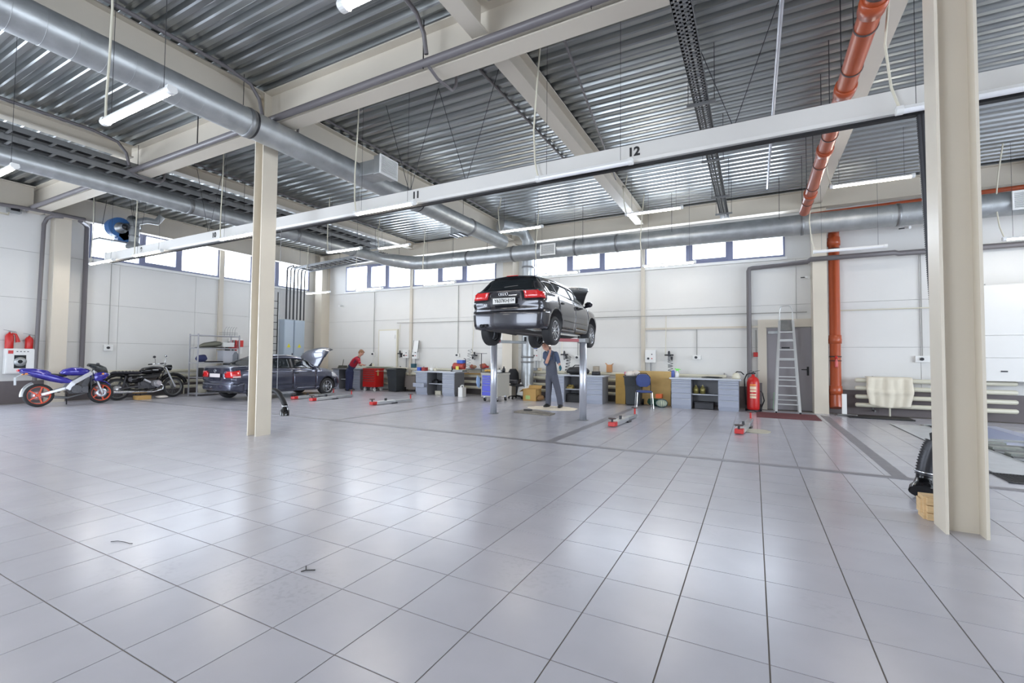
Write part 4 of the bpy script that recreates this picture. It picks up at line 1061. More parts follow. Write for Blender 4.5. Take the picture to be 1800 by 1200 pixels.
for z0, z1, m in ((.70, .74, m_or), (.60, .68, m_lab), (.53, .58, m_lab), (.44, .48, m_lab), (.36, .42, m_lab)): wrapband(z0, z1, -2.1, -1.1, .1565, m, e, 'paper_label')
struct('wall_panel', MB().box(.0, .2, 14.72, 14.8, .0, .75), m_gpipe, None, 'dark grey plate on the wall behind the big extinguisher', 'panel')
# upright bracket beside the downpipe
x = wy(1484, 700, 14.3).x; e = thing('steel_bracket', 'cut piece of white steel channel standing at the foot of the downpipe', 'bracket', (x, 14.3, 0))
MB().box(-.05, .05, -.02, .02, .01, .55).build('channel', m_white, e); MB().box(-.2, .2, -.14, .14, 0, .015).build('base_plate', m_galvd, e)
MB().cyl((-.15, -.05, .03), (.26, -.1, .03), .02).build('rod', m_galvd, e)
tag(MB().box(wy(1492, 735, 14.0).x, wy(1606, 735, 14.0).x, 13.85, 14.45, .003, .03).build('black_sheet', m_black), 'flat black rubber sheet lying under the blanket', 'sheet')
for i, (x, z, lb) in enumerate(((1.93, 1.20, ''),)):
    e = thing('hand_extinguisher', 'tiny red bottle strapped to the orange downpipe', 'fire extinguisher', (xv, 14.55, 1.22))
    MB().lathe([(.001, 0), (.03, 0), (.035, .03), (.035, .15), (.02, .19), (.012, .2), (.012, .24), (.001, .24)], n=14).build('cylinder', mat('pale_red', (206, 96, 96), .4), e)
    MB().sph((0, 0, .26), .035).build('cap', m_red, e); MB().lathe([(.128, 0), (.136, 0), (.136, .02), (.128, .02)], (0, .15, .16), n=20).build('strap', m_dark, e)
# ---- wall fittings on the back wall
def sock(label, px, py, Y=14.93, w_=.16, h=.13, m=m_white, dot=True, cond=None, axis='y', name='wall_socket', cat='socket'):
    q = at(px, py, 1 if axis == 'y' else 0, Y); e = thing(name, label, cat, q, 0 if axis == 'y' else PI/2)
    MB().box(-w_/2, w_/2, -.05, .02, -h/2, h/2).build('box', m, e, .006)
    if dot: MB().cyl((-.02, -.085, 0), (-.02, -.05, 0), .04, n=14).build('plug', m_dark, e)
    if cond: MB().cyl((0, -.02, h/2), (0, -.02, cond-q.z), .012, n=8).build('conduit', m_seam, e)
    return e
sock('grey socket box left of the white locker door', 657, 622, cond=4.2)
sock('dark round plug socket above the second workbench', 805, 624, cond=4.2)
sock('double socket above the workbench with jars', 1225, 628, w_=.24, cond=2.3)
sock('double socket above the blanket on the right', 1621, 631, w_=.28, h=.16, cond=4.2)
sock('grey double socket behind the right lift post', 1016, 628, w_=.22, cond=2.7)
sock('black power plug on the left wall above the motorcycles', 190, 611, -18.14, .22, .2, m_white, True, 4.3, 'x')
sock('small red fire alarm button right of the grey pipe', 1329, 623, w_=.13, h=.13, m=m_red, dot=False, cond=2.25, name='alarm_button', cat='alarm')
def cbox(label, px, py, w_, h, disp=False):
    q = wy(px, py, 14.88); e = thing('control_box', label, 'control box', q)
    MB().box(-w_/2, w_/2, -.09, .06, -h/2, h/2).build('box', m_white, e, .006)
    MB().cyl((-.06, -.12, -h*.18), (-.06, -.09, -h*.18), .035, n=14).build('rotary_switch', m_dark, e)
    MB().cyl((.05, -.11, -h*.18), (.05, -.09, -h*.18), .018, n=12).build('push_button', m_red, e)
    MB().cyl((.05, -.11, h*.15), (.05, -.09, h*.15), .018, n=12).build('push_button', m_dark, e)
    if disp: MB().box(-.08, .08, -.094, -.09, h*.24, h*.42).build('display', mat('display_blue', (92, 104, 150), .2), e)
    MB().cyl((0, -.02, -h/2), (0, -.02, -q.z+.75), .016, n=8).build('cable', m_galvd, e)
cbox('left one of two white control boxes beside the locker', 715, 622, .3, .34); cbox('right one of two white control boxes beside the locker, under the notice', 731, 622, .26, .4)
cbox('white lift control box with blue display behind the mechanic', 943, 620, .34, .56, True); cbox('white lift control box above the blue chair', 1144, 626, .32, .40)
q = wy(731.5, 609, 14.8); e = thing('notice_board', 'framed white notice propped above the control box', 'notice', (q.x, 14.8, q.z))
MB().bar((0, -.06, -.22), (0, .02, .24), .26, .01, up=(0, 1, 0)).build('sheet', m_white, e); f = MB()
for s in (-1, 1): f.bar((s*.135, -.062, -.23), (s*.135, .018, .25), .012, .02, up=(0, 1, 0))
f.build('frame', m_dark, e)
def regulator(label, px, py, coil=None, flip=1):
    q = wy(px, py, 14.8); e = thing('air_regulator', label, 'regulator', q)
    b = MB().cyl((0, 0, -.02), (0, 0, .11), .035); b.cyl((-.13, 0, .02), (.13, 0, .02), .022); b.box(-.035, .035, 0, .12, -.02, .04); b.sph((0, 0, .12), (.03, .03, .03)); b.build('body', m_dark, e)
    MB().lathe([(.001, -.16), (.03, -.155), (.036, -.13), (.036, -.03), (.03, -.02)], n=14).build('bowl', m_galvd, e)
    MB().lathe([(.001, -.13), (.03, -.125), (.034, -.1), (.034, -.02)], (.08*flip, 0, 0), n=14).build('bowl', m_dark, e)
    MB().cyl((-.1, 0, .05), (-.1, .1, 2.75-q.z), .012, n=6).build('air_pipe', m_cream, e)
    if coil:
        c0, c1 = wy(coil[0], coil[1], 14.6), wy(coil[2], coil[3], 14.6); n = coil[4]; pts = []
        for i in range(n*10+1):
            t = i/(n*10); a = 2*PI*n*t; c = c0.lerp(c1, t); pts.append((c.x+.07*math.cos(a), c.y+.07*math.sin(a), c.z+.012*math.sin(a*.5)))
        o = MB().tube([(q.x+.06, 14.75, q.z-.02), (c0.x+.03, 14.65, c0.z+.03)]+pts, .0075, 5).build('coil_hose', m_dark if coil[5] else m_galvd, None)
        tag(o, 'coiled air hose hanging '+coil[6], 'hose')
regulator('black air regulator beside the white locker door', 703, 622)
regulator('black air regulator left of the left lift post', 834, 625, (826, 614, 822, 655, 9, 0, 'above the tools left of the blue trolley'), -1)
regulator('black air regulator between mechanic and right lift post', 992, 624, (1000, 628, 996, 655, 10, 1, 'between mechanic and right lift post'))
regulator('black air regulator above the spray bottle', 1176, 625, (1178, 634, 1179, 661, 6, 1, 'over the spray bottle on the workbench'))
# white locker door on the back wall
a, b, zt = wy(667, 620, 14.9).x, wy(697, 620, 14.9).x, wy(680, 581, 14.9).z
e = sempty('door_2', 'plain white flush door in the back wall beside the red cabinet', 'door')
MB().box(a, b, 14.87, 14.93, 0.02, zt).build('door_leaf', m_white, e); f = MB()
for q in ((a-.05, a), (b, b+.05)): f.box(*q, 14.88, 14.95, 0, zt+.05)
f.box(a, b, 14.88, 14.95, zt, zt+.05); f.build('door_frame', m_cream, e); MB().box(b-.12, b-.06, 14.84, 14.87, zt-.35, zt-.2).build('door_closer', m_white, e)
q = wy(719, 672, 14.5); tag(MB().box(wy(710, 670, 14.5).x, wy(731, 670, 14.5).x, 14.45, 14.8, .08, .62).build('cover_box', mat('taupe', (124, 116, 112), .6), None, .01), 'taupe sheet-metal cover under the two control boxes', 'cover')
# camera on the wall, smoke alarms
for label, px, py in (('small white security camera high on the right wall column', 1418, 487), ('dark security camera high in the far left corner', 598, 537), ('small security camera under the duct near the downpipe', 1594, 400)):
    q = wy(px, py, 14.75); e = thing('security_camera', label, 'camera', q)
    MB().cyl((-.12, .15, .02), (.0, 0, 0), .014).build('arm', m_dark, e); MB().loft([((-.02, .06, .02), .03, .03), ((.04, -.1, -.02), .035, .035)]).build('camera_body', m_white, e)
# ---- left wall: hose cabinet, two extinguishers
a, b = wx(8, 630, -18.05), wx(60, 630, -18.05)
e = thing('hose_cabinet', 'white fire hose cabinet with glass pane on the left wall', 'cabinet', (-18.18, 0, 0))
MB().box(0, .2, a.y, b.y, .83, 1.52).build('cabinet_body', m_white, e, .006)
MB().box(.2, .215, a.y+.02, b.y-.02, .85, 1.50).build('cabinet_door', m_white, e, .003); y0, y1 = wx(24, 630, -18).y, wx(45, 630, -18).y
MB().box(.216, .220, y0, y1, .98, 1.34).build('glass_pane', m_cglass, e)
MB().lathe([(.05, -.01), (.13, -.01), (.13, .01), (.05, .01)], (.222, (y0+y1)/2, 1.16), (1, 0, 0), 20).build('hose_reel', m_galv, e)
MB().box(.216, .219, a.y+.04, a.y+.14, 1.38, 1.47).build('fire_sign', m_red, e)
for k in range(4): MB().box(.216, .218, a.y+.2+k*.07, a.y+.235+k*.07, 1.43, 1.45).build('printed_mark', m_dark, e)
for y, hgt, lb in ((wx(16, 600, -18.08).y, .42, 'left red fire extinguisher with black horn on the hose cabinet'), (wx(51, 600, -18.08).y, .34, 'right shorter red fire extinguisher on the hose cabinet')):
    e = thing('fire_extinguisher', lb, 'fire extinguisher', (-18.07, y, 1.52))
    MB().lathe([(.001, 0), (.08, 0), (.085, .02), (.085, hgt-.08), (.06, hgt-.02), (.025, hgt), (.02, hgt+.03), (.001, hgt+.03)], n=22).build('cylinder', m_red, e)
    h = MB().bar((0, -.02, hgt+.05), (0, .14, hgt+.03), .02, .01); h.bar((0, -.12, hgt+.09), (0, .12, hgt+.05), .018, .008); h.cyl((0, 0, hgt), (0, 0, hgt+.06), .016); h.build('handle', m_galvd, e)
    if hgt > .4: MB().tube([(.0, .04, hgt), (.0, .12, hgt-.02), (.0, .15, .3), (0, .17, .18)], [.02, .025, .035, .05], 12).build('horn', m_red, e)
# ---- switch cabinets and wall ladder in the far left corner
for y0, y1, lb, cz in ((12.84, 13.30, 'left one of two pale blue switch cabinets in the far corner', 1), (13.33, 13.85, 'right one of two pale blue switch cabinets in the far corner', 1)):
    e = thing('switch_cabinet', lb, 'cabinet', (-18.18, 0, 0)); m = mat('cabinet_blue', (176, 190, 204), .4)
    MB().box(0, .40, y0, y1, 0.0, 2.95).build('cabinet_body', m, e, .004)
    MB().box(.40, .42, y0+.015, y1-.015, .08, 2.93).build('cabinet_door', m, e); MB().box(.42, .44, y1-.08, y1-.05, 1.3, 1.5).build('door_handle', m_dark, e)
    t = MB(); yc = (y0+y1)/2; t.prism([(yc-.09, 1.75), (yc+.09, 1.75), (yc, 1.92)], 'x', .42, .424); t.build('warning_sign', mat('warning_yellow', (226, 220, 60), .5), e)
for k, px in enumerate((502, 507, 513, 520, 525, 531)):
    q0, q1 = wx(px, 470, -17.7), wx(px, 551, -17.7); y = 12.9+k*.175
    o = MB().tube([(-17.7+.35, y, 5.22), (-17.7+.12, y, 5.21), (-17.72, y, 5.17), (-17.75, y, 5.05), (-17.76, y, 4.0), (-17.76, y, 2.96)], .028 if k % 2 else .035, 8).build('flexible_conduit', m_dark)
    tag(o, ['first', 'second', 'third', 'fourth', 'fifth', 'sixth'][k]+' flexible conduit from the left dropping to the switch cabinets', 'conduit', 'conduits over the switch cabinets')
e = thing('wall_ladder', 'black wall ladder left of the switch cabinets', 'ladder', (-18.1, 12.52, 0))
for s in (-.18, .14): MB().cyl((.12, s, .5), (.12, s, 4.1), .02, n=8).build('rail', m_black, e)
for k in range(11): MB().cyl((.12, -.18, .7+k*.3), (.12, .14, .7+k*.3), .014, n=6).build('rung', m_black, e)
for z in (.9, 2.4, 3.9): MB().box(-.08, .12, -.19, -.17, z, z+.03).build('wall_bracket', m_black, e)
# ---- blue fan with spiral duct by the left window
q = wx(207, 402, -17.35); m_fan = mat('fan_blue', (62, 110, 168), .4)
e = thing('extraction_fan', 'blue centrifugal fan hanging in front of the left window', 'fan', q)
sc_ = [( (.27+.12*t/(2*PI))*math.cos(-PI/2-t), (.27+.12*t/(2*PI))*math.sin(-PI/2-t)) for t in [2*PI*i/24 for i in range(24)]]
MB().prism(sc_, 'x', -.12, .16).build('fan_housing', m_fan, e, .01)
MB().prism([(-.05, -.39), (.36, -.39), (.36, -.05), (.0, -.05)], 'x', -.12, .16).build('outlet', m_fan, e)
MB().box(-.2, .3, -.55, .6, -.46, -.42).build('mounting_plate', m_galvd, e); MB().lathe([(.16, .16), (.17, .2), (.10, .22), (.10, .5)], ax=(1, 0, 0), n=20).build('motor', m_galv, e)
for s in (-.45, .5): MB().cyl((.05, s, -.44), (.05, s*.7, ZD-q.z), .006, n=5).build('hanger_wire', m_dark, e)
p = [wx(222, 380, -17.0), wx(228, 374, -16.95), wx(235, 372, -16.9)]
e = thing('spiral_duct', 'short galvanised duct bending down beside the blue fan', 'duct')
c = wx(236, 400, -16.9)
MB().tube([(-17.2, q.y+.1, q.z+.05), (-17.0, q.y+.35, q.z+.12), (-16.9, c.y-.08, c.z+.25), (-16.9, c.y, c.z+.12), (-16.9, c.y, c.z-.45)], .125, 20).build('duct_body', m_galv, e)
MB().tube([(-16.9, c.y, c.z+.16), (-16.85, c.y+.3, c.z+.30), (-16.8, c.y+.55, c.z+.30), (-16.75, c.y+.66, c.z+.5)], .10, 20).build('branch_duct', m_galv, e)
for d in (0, -.28): coupling(e, (-16.9, c.y, c.z+d), (0, 0, 1), .125, .05)
MB().lathe([(.125, 0), (.2, -.15), (.2, -.2)], (-16.9, c.y, c.z-.45), n=20).build('intake_hood', m_galv, e)
q = wx(26, 368, -18.05); e = thing('heater_unit', 'small grey electrical unit high on the left wall', 'unit', (-18.1, q.y, q.z))
MB().box(-.08, .1, -.13, .13, -.09, .09).build('housing', m_galv, e); MB().box(.1, .11, -.09, .09, -.05, .06).build('dark_face', m_dark, e)
MB().tube([(0, -.1, -.1), (0, -.1, -.16), (0, -.6, -.16)], .025, 8).build('pipe', m_rad, e)
for n, (px, py, lb) in enumerate(((808, 408, 'left end of the group of square duct stubs by the deck'),)):
    q = wz(px, py, 5.75); e = thing('duct_stub', 'square galvanised duct stub under the deck beside the big duct', 'duct', q)
    MB().box(-.25, .25, -.2, .2, -.1, .18).build('duct_body', m_galv, e)
    for k in range(3): MB().box(-.27+k*.22, -.22+k*.22, -.3, .22, -.13, -.1).build('flange', m_dark, e)
# ================================================================== lift arms lying on the floor
def floor_arm(label, a, b, w_=.17):
    a, b = Vector((a.x, a.y, 0)), Vector((b.x, b.y, 0)); d = b-a; L = d.length; rz = math.atan2(-d.x, d.y)
    e = thing('floor_lift_arm', label, 'lift arm', a, rz)
    MB().box(-w_/2, w_/2, .12, L*.52, .015, .10).build('outer_sleeve', m_alu, e, .006)
    MB().box(-w_/2+.03, w_/2-.03, L*.5, L-.05, .025, .085).build('inner_bar', m_galv, e, .004)
    MB().box(-w_/2+.01, w_/2-.01, -.04, .15, .012, .10).build('red_end', m_red, e, .008)
    MB().box(-w_/2-.04, w_/2+.04, L*.42, L*.55, .0, .03).build('foot_plate', m_dark, e)
    MB().box(-.02, .02, L*.3, L*.34, .1, .17).build('latch', m_dark, e)
    for t, h in ((.0, .16), (L-.06, .22)):
        k = MB().cyl((0, t, .05), (0, t, h), .02, n=10).build('pad_stem', m_red if t else m_dark, e); MB().lathe([(.001, 0), (.075, 0), (.08, .01), (.075, .022), (.001, .022)], (0, t, h), n=18).build('pad', m_clamp, k)
floor_arm('red-tipped lift arm lying on the floor right of the raised hatchback', fl(1076, 750), fl(1117, 733))
floor_arm('red-tipped lift arm lying on the floor before the step ladder', fl(1299, 763), fl(1320, 741))
floor_arm('red-tipped lift arm on the floor before the second workbench', fl(654, 712), fl(724, 705))
floor_arm('nearer one of two lift arms on the floor right of the sedan', fl(548, 705), fl(620, 697))
floor_arm('farther one of two lift arms on the floor right of the sedan', fl(516, 702), fl(588, 694))
m_plt = mat('worn_plate', (132, 124, 112), .6, noise=.35, scale=9)
q = [fl(904, 726), fl(958, 720), fl(976, 727), fl(950, 731)]
tag(MB().prism([(v.x, v.y) for v in (fl(903, 725), fl(965, 731), fl(976, 728), fl(925, 720))], 'z', .003, .03).build('floor_plate', m_plt), 'worn grey-brown plate on the floor between the two lift posts', 'plate')
tag(MB().bar((fl(921, 723).x, fl(921, 723).y, .045), (fl(935, 723.5).x, fl(935, 723.5).y, .045), .08, .03).build('black_rag', m_black), 'black rag on the worn floor plate', 'rag')
c = fl(972, 717.5); rd = random.Random(3); pts = [(c.x+.62*(1+.25*rd.random())*math.cos(2*PI*i/26)*1.0, c.y+.5*(1+.25*rd.random())*math.sin(2*PI*i/26)) for i in range(26)]
o = tag(MB().prism(pts, 'z', .0015, .005).build('absorbent_powder', mat('powder', (238, 226, 206), .95, noise=.08, scale=14)), 'patch of white absorbent powder at the mechanic\'s feet', 'powder'); o['kind'] = 'stuff'
c = fl(1329, 758); tag(MB().prism([(c.x+.26*math.cos(2*PI*i/12+.3), c.y+.30*math.sin(2*PI*i/12+.3)) for i in range(12)], 'z', .003, .012).build('floor_pad', mat('beige_pad', (186, 180, 164), .8)), 'beige pad under the lift arm before the step ladder', 'pad')
# ---- in-ground lift on the right
e = thing('inground_lift', 'in-ground scissor lift with steel runways at the right edge', 'lift', (0, 0, 0))
m_eng2 = mat('grey_green_metal', (150, 154, 148), .5, .4, noise=.2, scale=14)
m_run = mat('runway_steel', (202, 204, 208), .4, .3, noise=.1)
for x0, x1 in ((2.66, 3.26), (4.54, 5.14)):
    MB().box(x0-.012, x1+.012, 7.988, 12.962, .002, .006).build('runway_edge', m_dark, e)
    MB().box(x0, x1, 8.0, 12.95, .006, .012).build('runway', m_run, e)
f = MB(); f.box(PIT[0]-.05, PIT[0], PIT[2], PIT[3], -.3, .012); f.box(PIT[1], PIT[1]+.05, PIT[2], PIT[3], -.3, .012); f.box(PIT[0], PIT[1], PIT[2]-.05, PIT[2], -.3, .012); f.box(PIT[0], PIT[1], PIT[3], PIT[3]+.05, -.3, .012); f.build('pit_frame', m_galv, e)
MB().box(4.2, 4.42, 10.4, 13.1, -.25, .07).build('lift_beam', mat('lift_blue', (168, 174, 198), .4), e, .006)
for y in (9.6, 10.2, 10.8): MB().cyl((3.4, y, -.05), (4.4, y, -.05), .05).build('cross_tube', m_galvd, e); MB().box(3.42, 3.8, y+.1, y+.3, -.25, .02).build('hydraulic_block', m_eng2, e, .01)
MB().bar((3.3, 11.1, .03), (5.2, 11.1, .03), .10, .03).build('cross_bar', m_galv, e)
g_ = MB(); x = 2.62
while x < 3.5: g_.box(x, x+.008, 7.45, 7.95, .002, .012); x += .03
g_.box(2.6, 3.52, 7.43, 7.45, .002, .014); g_.box(2.6, 3.52, 7.95, 7.97, .002, .014); g_.build('drain_grating', m_dark, e)
# ---- exhaust hoses hanging from the rail
def corr(pts, r, pitch=.03, n=14):
    P = [Vector(p) for p in pts]; out, R = [], []; L = 0
    for a, b in zip(P[:-1], P[1:]):
        k = max(1, int((b-a).length/pitch))
        for i in range(k):
            for t, q in ((0, r), (.45, r*.82)): out.append(a.lerp(b, (i+t)/k)); R.append(q)
    out.append(P[-1]); R.append(r); return MB().tube(out, R, n)
def sm_path(pts, n=5):
    P = [Vector(p) for p in pts]; o = []
    for i in range(len(P)-1):
        a, b, c, d = P[max(i-1, 0)], P[i], P[i+1], P[min(i+2, len(P)-1)]
        for k in range(n):
            t = k/n; o.append(.5*((2*b)+(c-a)*t+(2*a-5*b+4*c-d)*t*t+(3*b-a-3*c+d)*t**3))
    return o+[P[-1]]
e = thing('exhaust_hose', 'black corrugated exhaust hose hanging beside the near column', 'hose')
corr(sm_path([(1.60, 6.3, 4.05), (1.63, 6.3, 3.2), (1.66, 6.25, 2.0), (1.70, 6.2, 1.2), (1.78, 6.1, .6), (1.76, 6.1, .42), (1.68, 6.2, .45), (1.67, 6.25, .62)]), .04, .022, 10).build('upper_hose', m_dark, e)
h0 = [wy(x, y, 6.2) for x, y in ((1643, 776), (1636, 790), (1629, 812), (1625, 834))]
corr(sm_path(h0), .082, .022, 16).build('hose_end', m_dark, e)
MB().lathe([(.083, -.008), (.09, -.008), (.09, .008), (.083, .008)], h0[-1]+Vector((.006, 0, .03)), (h0[-1]-h0[-2]), 20).build('band', m_chrome, e)
n0 = h0[-1]; MB().tube([n0, n0+Vector((-.005, 0, -.04)), n0+Vector((-.01, -.02, -.09)), n0+Vector((-.02, -.05, -.13)), n0+Vector((-.03, -.08, -.165))], [.068, .066, .085, .115, .12], 20).build('nozzle', m_bgloss, e, .004)
MB().tube([h0[0]+Vector((-.02, 0, 0)), h0[0]+Vector((-.03, 0, .08)), h0[0]+Vector((.01, 0, .1)), h0[0]+Vector((.03, 0, .04))], .012, 8).build('hanging_loop', m_black, e)
e = thing('exhaust_hose', 'black exhaust hose on a chain hanging right of the free column', 'hose')
q0 = wy(487, 683, 6.2); MB().cyl(q0, (q0.x, q0.y, 4.05), .006, n=6).build('chain', m_galvd, e)
corr(sm_path([wy(470, 690, 6.2), wy(481, 686, 6.2), wy(490, 691, 6.2), wy(497, 703, 6.2), wy(501, 713, 6.2)]), .055, .02, 12).build('hose', m_black, e)
a = wy(501, 713, 6.2); b = wy(500, 730, 6.2); MB().lathe([(.056, -.01), (.062, -.01), (.062, .01), (.056, .01)], a, (0, 0, 1), 16).build('band', m_chrome, e)
MB().tube([a, a.lerp(b, .35), a.lerp(b, .45), b], [.05, .06, .085, .09], 16).build('nozzle', m_bgloss, e); MB().bar(a+Vector((.06, 0, .02)), a+Vector((.10, 0, -.1)), .012, .012).build('lever', m_chrome, e)
# wood blocks by the near column
e = thing('wood_block', 'block of pine offcuts standing against the foot of the near column', 'wood', (fl(1631, 915).x, 5.42, 0))
MB().box(-.02, .11, -.05, .10, .0, .20).build('plank', m_wood, e, .003); MB().box(-.035, -.021, -.03, .08, .05, .17).build('plank', m_wood, e)
for k in range(3): MB().box(.0, .10, -.085, -.051, .002+k*.066, .062+k*.066).build('plank', m_wood, e, .002)
# ================================================================== motorcycles
m_bblue = mat('fairing_blue', (52, 46, 158), .18, .2, coat=1)
m_rimo = mat('rim_orange', (232, 92, 58), .35)
m_seatb = mat('seat_vinyl', (34, 34, 42), .6, bump=.2, bscale=40)
m_eng = mat('engine_grey', (92, 92, 96), .45, .6, noise=.2, scale=20)
m_silver = mat('silver_paint', (196, 196, 200), .3, .6)
def bwheel(e, y, r, wt, spk, rim_m, nm='wheel', wire=0, disc=1, steer=0):
    t = MB(); t.lathe([(r-.07, -wt*.8), (r-.03, -wt), (r-.005, -wt*.6), (r, 0), (r-.005, wt*.6), (r-.03, wt), (r-.07, wt*.8)], (0, 0, 0), (1, 0, 0), 36)
    o = t.build(nm, m_tyre, e); o.location = (0, y, r); o.rotation_euler = (0, 0, steer)
    R = MB(); R.lathe([(r-.065, -wt*.75), (r-.065, wt*.75), (r-.08, wt*.75), (r-.088, wt*.3), (r-.088, -wt*.3), (r-.08, -wt*.75), (r-.065, -wt*.75)], (0, 0, 0), (1, 0, 0), 36)
    R.cyl((-.06, 0, 0), (.06, 0, 0), .035, n=14)
    n = wire or spk
    for k in range(n):
        a = 2*PI*k/n; d = Vector((0, math.cos(a), math.sin(a)))
        if wire: R.cyl(Vector((.03*(-1)**k, 0, 0))+d*.03, d*(r-.085), .0035, n=5)
        else: R.bar(d*.02, d*(r-.08), .028, .034, up=(1, 0, 0))
    R.build('rim', rim_m, o)
    if disc:
        for s in (-1, 1):
            D = MB(); D.lathe([(.05, 0), (.125, 0), (.125, .006*s), (.05, .006*s), (.05, 0)], (s*(wt+.005), 0, 0), (1, 0, 0), 28)
            for k in range(5): a = 2*PI*k/5; D.bar((s*(wt+.003), 0, 0), (s*(wt+.003), .06*math.cos(a), .06*math.sin(a)), .02, .006, up=(1, 0, 0))
            D.build('brake_disc', m_steel, o)
            if disc == 1 and nm == 'rear_wheel': break
    return o
e = thing('motorcycle', 'blue sports motorcycle with orange wheel rims beside the left wall', 'motorcycle', (-16.55, 4.92, 0), math.radians(-3))
e.rotation_euler = (0, math.radians(-4), math.radians(-3))
def B(mb, n, m, bev=0):
    if e['label'].startswith('blue'): mb.v = [(x, y if y < .9 else .9+(y-.9)*.80, z) for x, y, z in mb.v]
    return mb.build(n, m, e, bev)
bwheel(e, 0, .30, .075, 5, m_rimo, 'rear_wheel'); bwheel(e, 1.268, .295, .06, 5, m_rimo, 'front_wheel', disc=2, steer=.08)
B(MB().loft([((0, -.38, .965), .05, .02), ((0, -.33, .955), .10, .055), ((0, -.1, .93), .14, .075), ((0, .12, .89), .14, .07), ((0, .2, .85), .12, .04)], ex=2.6), 'tail_fairing', m_bblue)
B(MB().loft([((.085, -.33, .93), .05, .03), ((.13, -.05, .85), .04, .07), ((.15, .25, .74), .035, .08), ((.15, .5, .66), .03, .07), ((.14, .62, .62), .02, .03)]), 'side_panel', m_bblue)
B(MB().loft([((-.085, -.33, .93), .05, .03), ((-.13, -.05, .85), .04, .07), ((-.15, .25, .74), .035, .08), ((-.15, .5, .66), .03, .07), ((-.14, .62, .62), .02, .03)]), 'side_panel', m_bblue)
B(MB().loft([((0, .10, .90), .08, .02), ((0, .22, .83), .14, .035), ((0, .42, .80), .13, .04), ((0, .52, .82), .09, .05)]), 'seat', m_seatb)
B(MB().loft([((0, .42, .84), .08, .05), ((0, .48, .88), .14, .09), ((0, .62, .905), .18, .12), ((0, .82, .90), .19, .12), ((0, .98, .875), .15, .1), ((0, 1.04, .86), .08, .06)]), 'fuel_tank', m_bblue)
B(MB().lathe([(.001, .008), (.04, .008), (.045, 0)], (0, .80, 1.02), (0, 0, 1), 16), 'filler_cap', m_chrome)
for s in (-1, 1):
    f = MB(); f.bar((s*.13, 1.06, .86), (s*.15, .62, .58), .035, .11); f.bar((s*.15, .64, .60), (s*.15, .52, .42), .035, .12); f.bar((s*.12, .5, .46), (s*.12, .02, .31), .035, .07); f.tube([(s*.11, .55, .66), (s*.10, .1, .80), (s*.08, -.2, .86)], .016, 8); B(f, 'frame_spar', m_silver, .008)
    B(MB().cyl((s*.105, 1.10, .96), (s*.105, 1.30, .42), .026, n=14).cyl((s*.105, 1.24, .58), (s*.105, 1.37, .28), .034, n=14), 'fork_leg', m_silver)
    B(MB().cyl((s*.1, 1.12, .95), (s*.30, 1.03, .93), .014, n=8), 'handlebar', m_dark); B(MB().cyl((s*.22, 1.065, .938), (s*.34, 1.01, .925), .02, n=10), 'grip', m_black)
    B(MB().tube([(s*.12, 1.28, 1.0), (s*.22, 1.22, 1.06), (s*.27, 1.18, 1.08)], .008, 6).loft([((s*.27, 1.17, 1.08), .02, .02), ((s*.33, 1.15, 1.09), .05, .035), ((s*.38, 1.14, 1.085), .03, .02)]), 'mirror', m_dark)
    B(MB().loft([((s*.04, 1.52, .80), .05, .05), ((s*.12, 1.42, .78), .05, .10), ((s*.17, 1.26, .74), .035, .13), ((s*.17, 1.12, .73), .02, .10)]), 'nose_fairing', m_bblue)
    B(MB().loft([((s*.19, 1.34, .82), .03, .02), ((s*.25, 1.33, .82), .03, .025)]), 'indicator', m_or); B(MB().loft([((s*.1, -.26, .86), .02, .02), ((s*.17, -.27, .86), .03, .02)]), 'indicator', m_or)
    B(MB().bar((s*.15, .45, .36), (s*.27, .44, .36), .02, .02), 'foot_peg', m_dark)
B(MB().loft([((0, 1.52, .84), .08, .06), ((0, 1.42, .92), .17, .12), ((0, 1.24, 1.02), .17, .10), ((0, 1.02, 1.10), .11, .03)]), 'windscreen', m_cglass)
B(MB().loft([((0, 1.60, .80), .06, .04), ((0, 1.50, .82), .09, .06)]), 'headlamp', m_galv)
B(MB().loft([((0, 1.1, .68), .05, .02), ((0, 1.3, .64), .07, .02), ((0, 1.48, .60), .07, .02), ((0, 1.62, .50), .04, .015)]), 'front_mudguard', m_bblue)
g_ = MB(); g_.box(-.14, .14, .62, .98, .30, .50); g_.cyl((-.19, .70, .42), (.19, .70, .42), .11, n=22); g_.cyl((-.17, .88, .40), (.17, .88, .40), .08, n=20); g_.bar((0, .86, .48), (0, 1.0, .74), .26, .14); B(g_, 'engine', m_eng, .01)
g_ = MB()
for k in range(5): g_.bar((-.15, .90+.02*k, .52+.035*k), (.15, .90+.02*k, .52+.035*k), .17, .008)
B(g_, 'cooling_fins', m_dark)
B(MB().box(-.17, .17, 1.02, 1.06, .42, .72), 'radiator', m_dark, .005)
B(MB().tube([(-.1, 1.0, .5), (-.14, .98, .3), (-.12, .6, .2), (-.14, .3, .24), (-.18, .0, .34), (-.19, -.22, .42)], [.02, .022, .03, .04, .045, .045], 12), 'exhaust', m_galvd)
B(MB().tube([(-.12, .58, .3), (-.2, .6, .02)], .014, 8).bar((-.2, .56, .01), (-.2, .66, .01), .04, .01), 'side_stand', m_dark)
B(MB().box(-.09, .09, -.44, -.43, .58, .78).bar((0, -.30, .88), (0, -.44, .76), .1, .012), 'number_plate_holder', m_galv)
B(MB().loft([((0, -.40, .95), .07, .03), ((0, -.375, .955), .08, .03)]), 'tail_lamp', m_tail)
g_ = MB(); g_.tube([(.0, .31*math.cos(a), .30+.33*math.sin(a)) for a in [PI*(.62+.05*i) for i in range(9)]], .05, 8); B(g_, 'rear_hugger', m_galv)
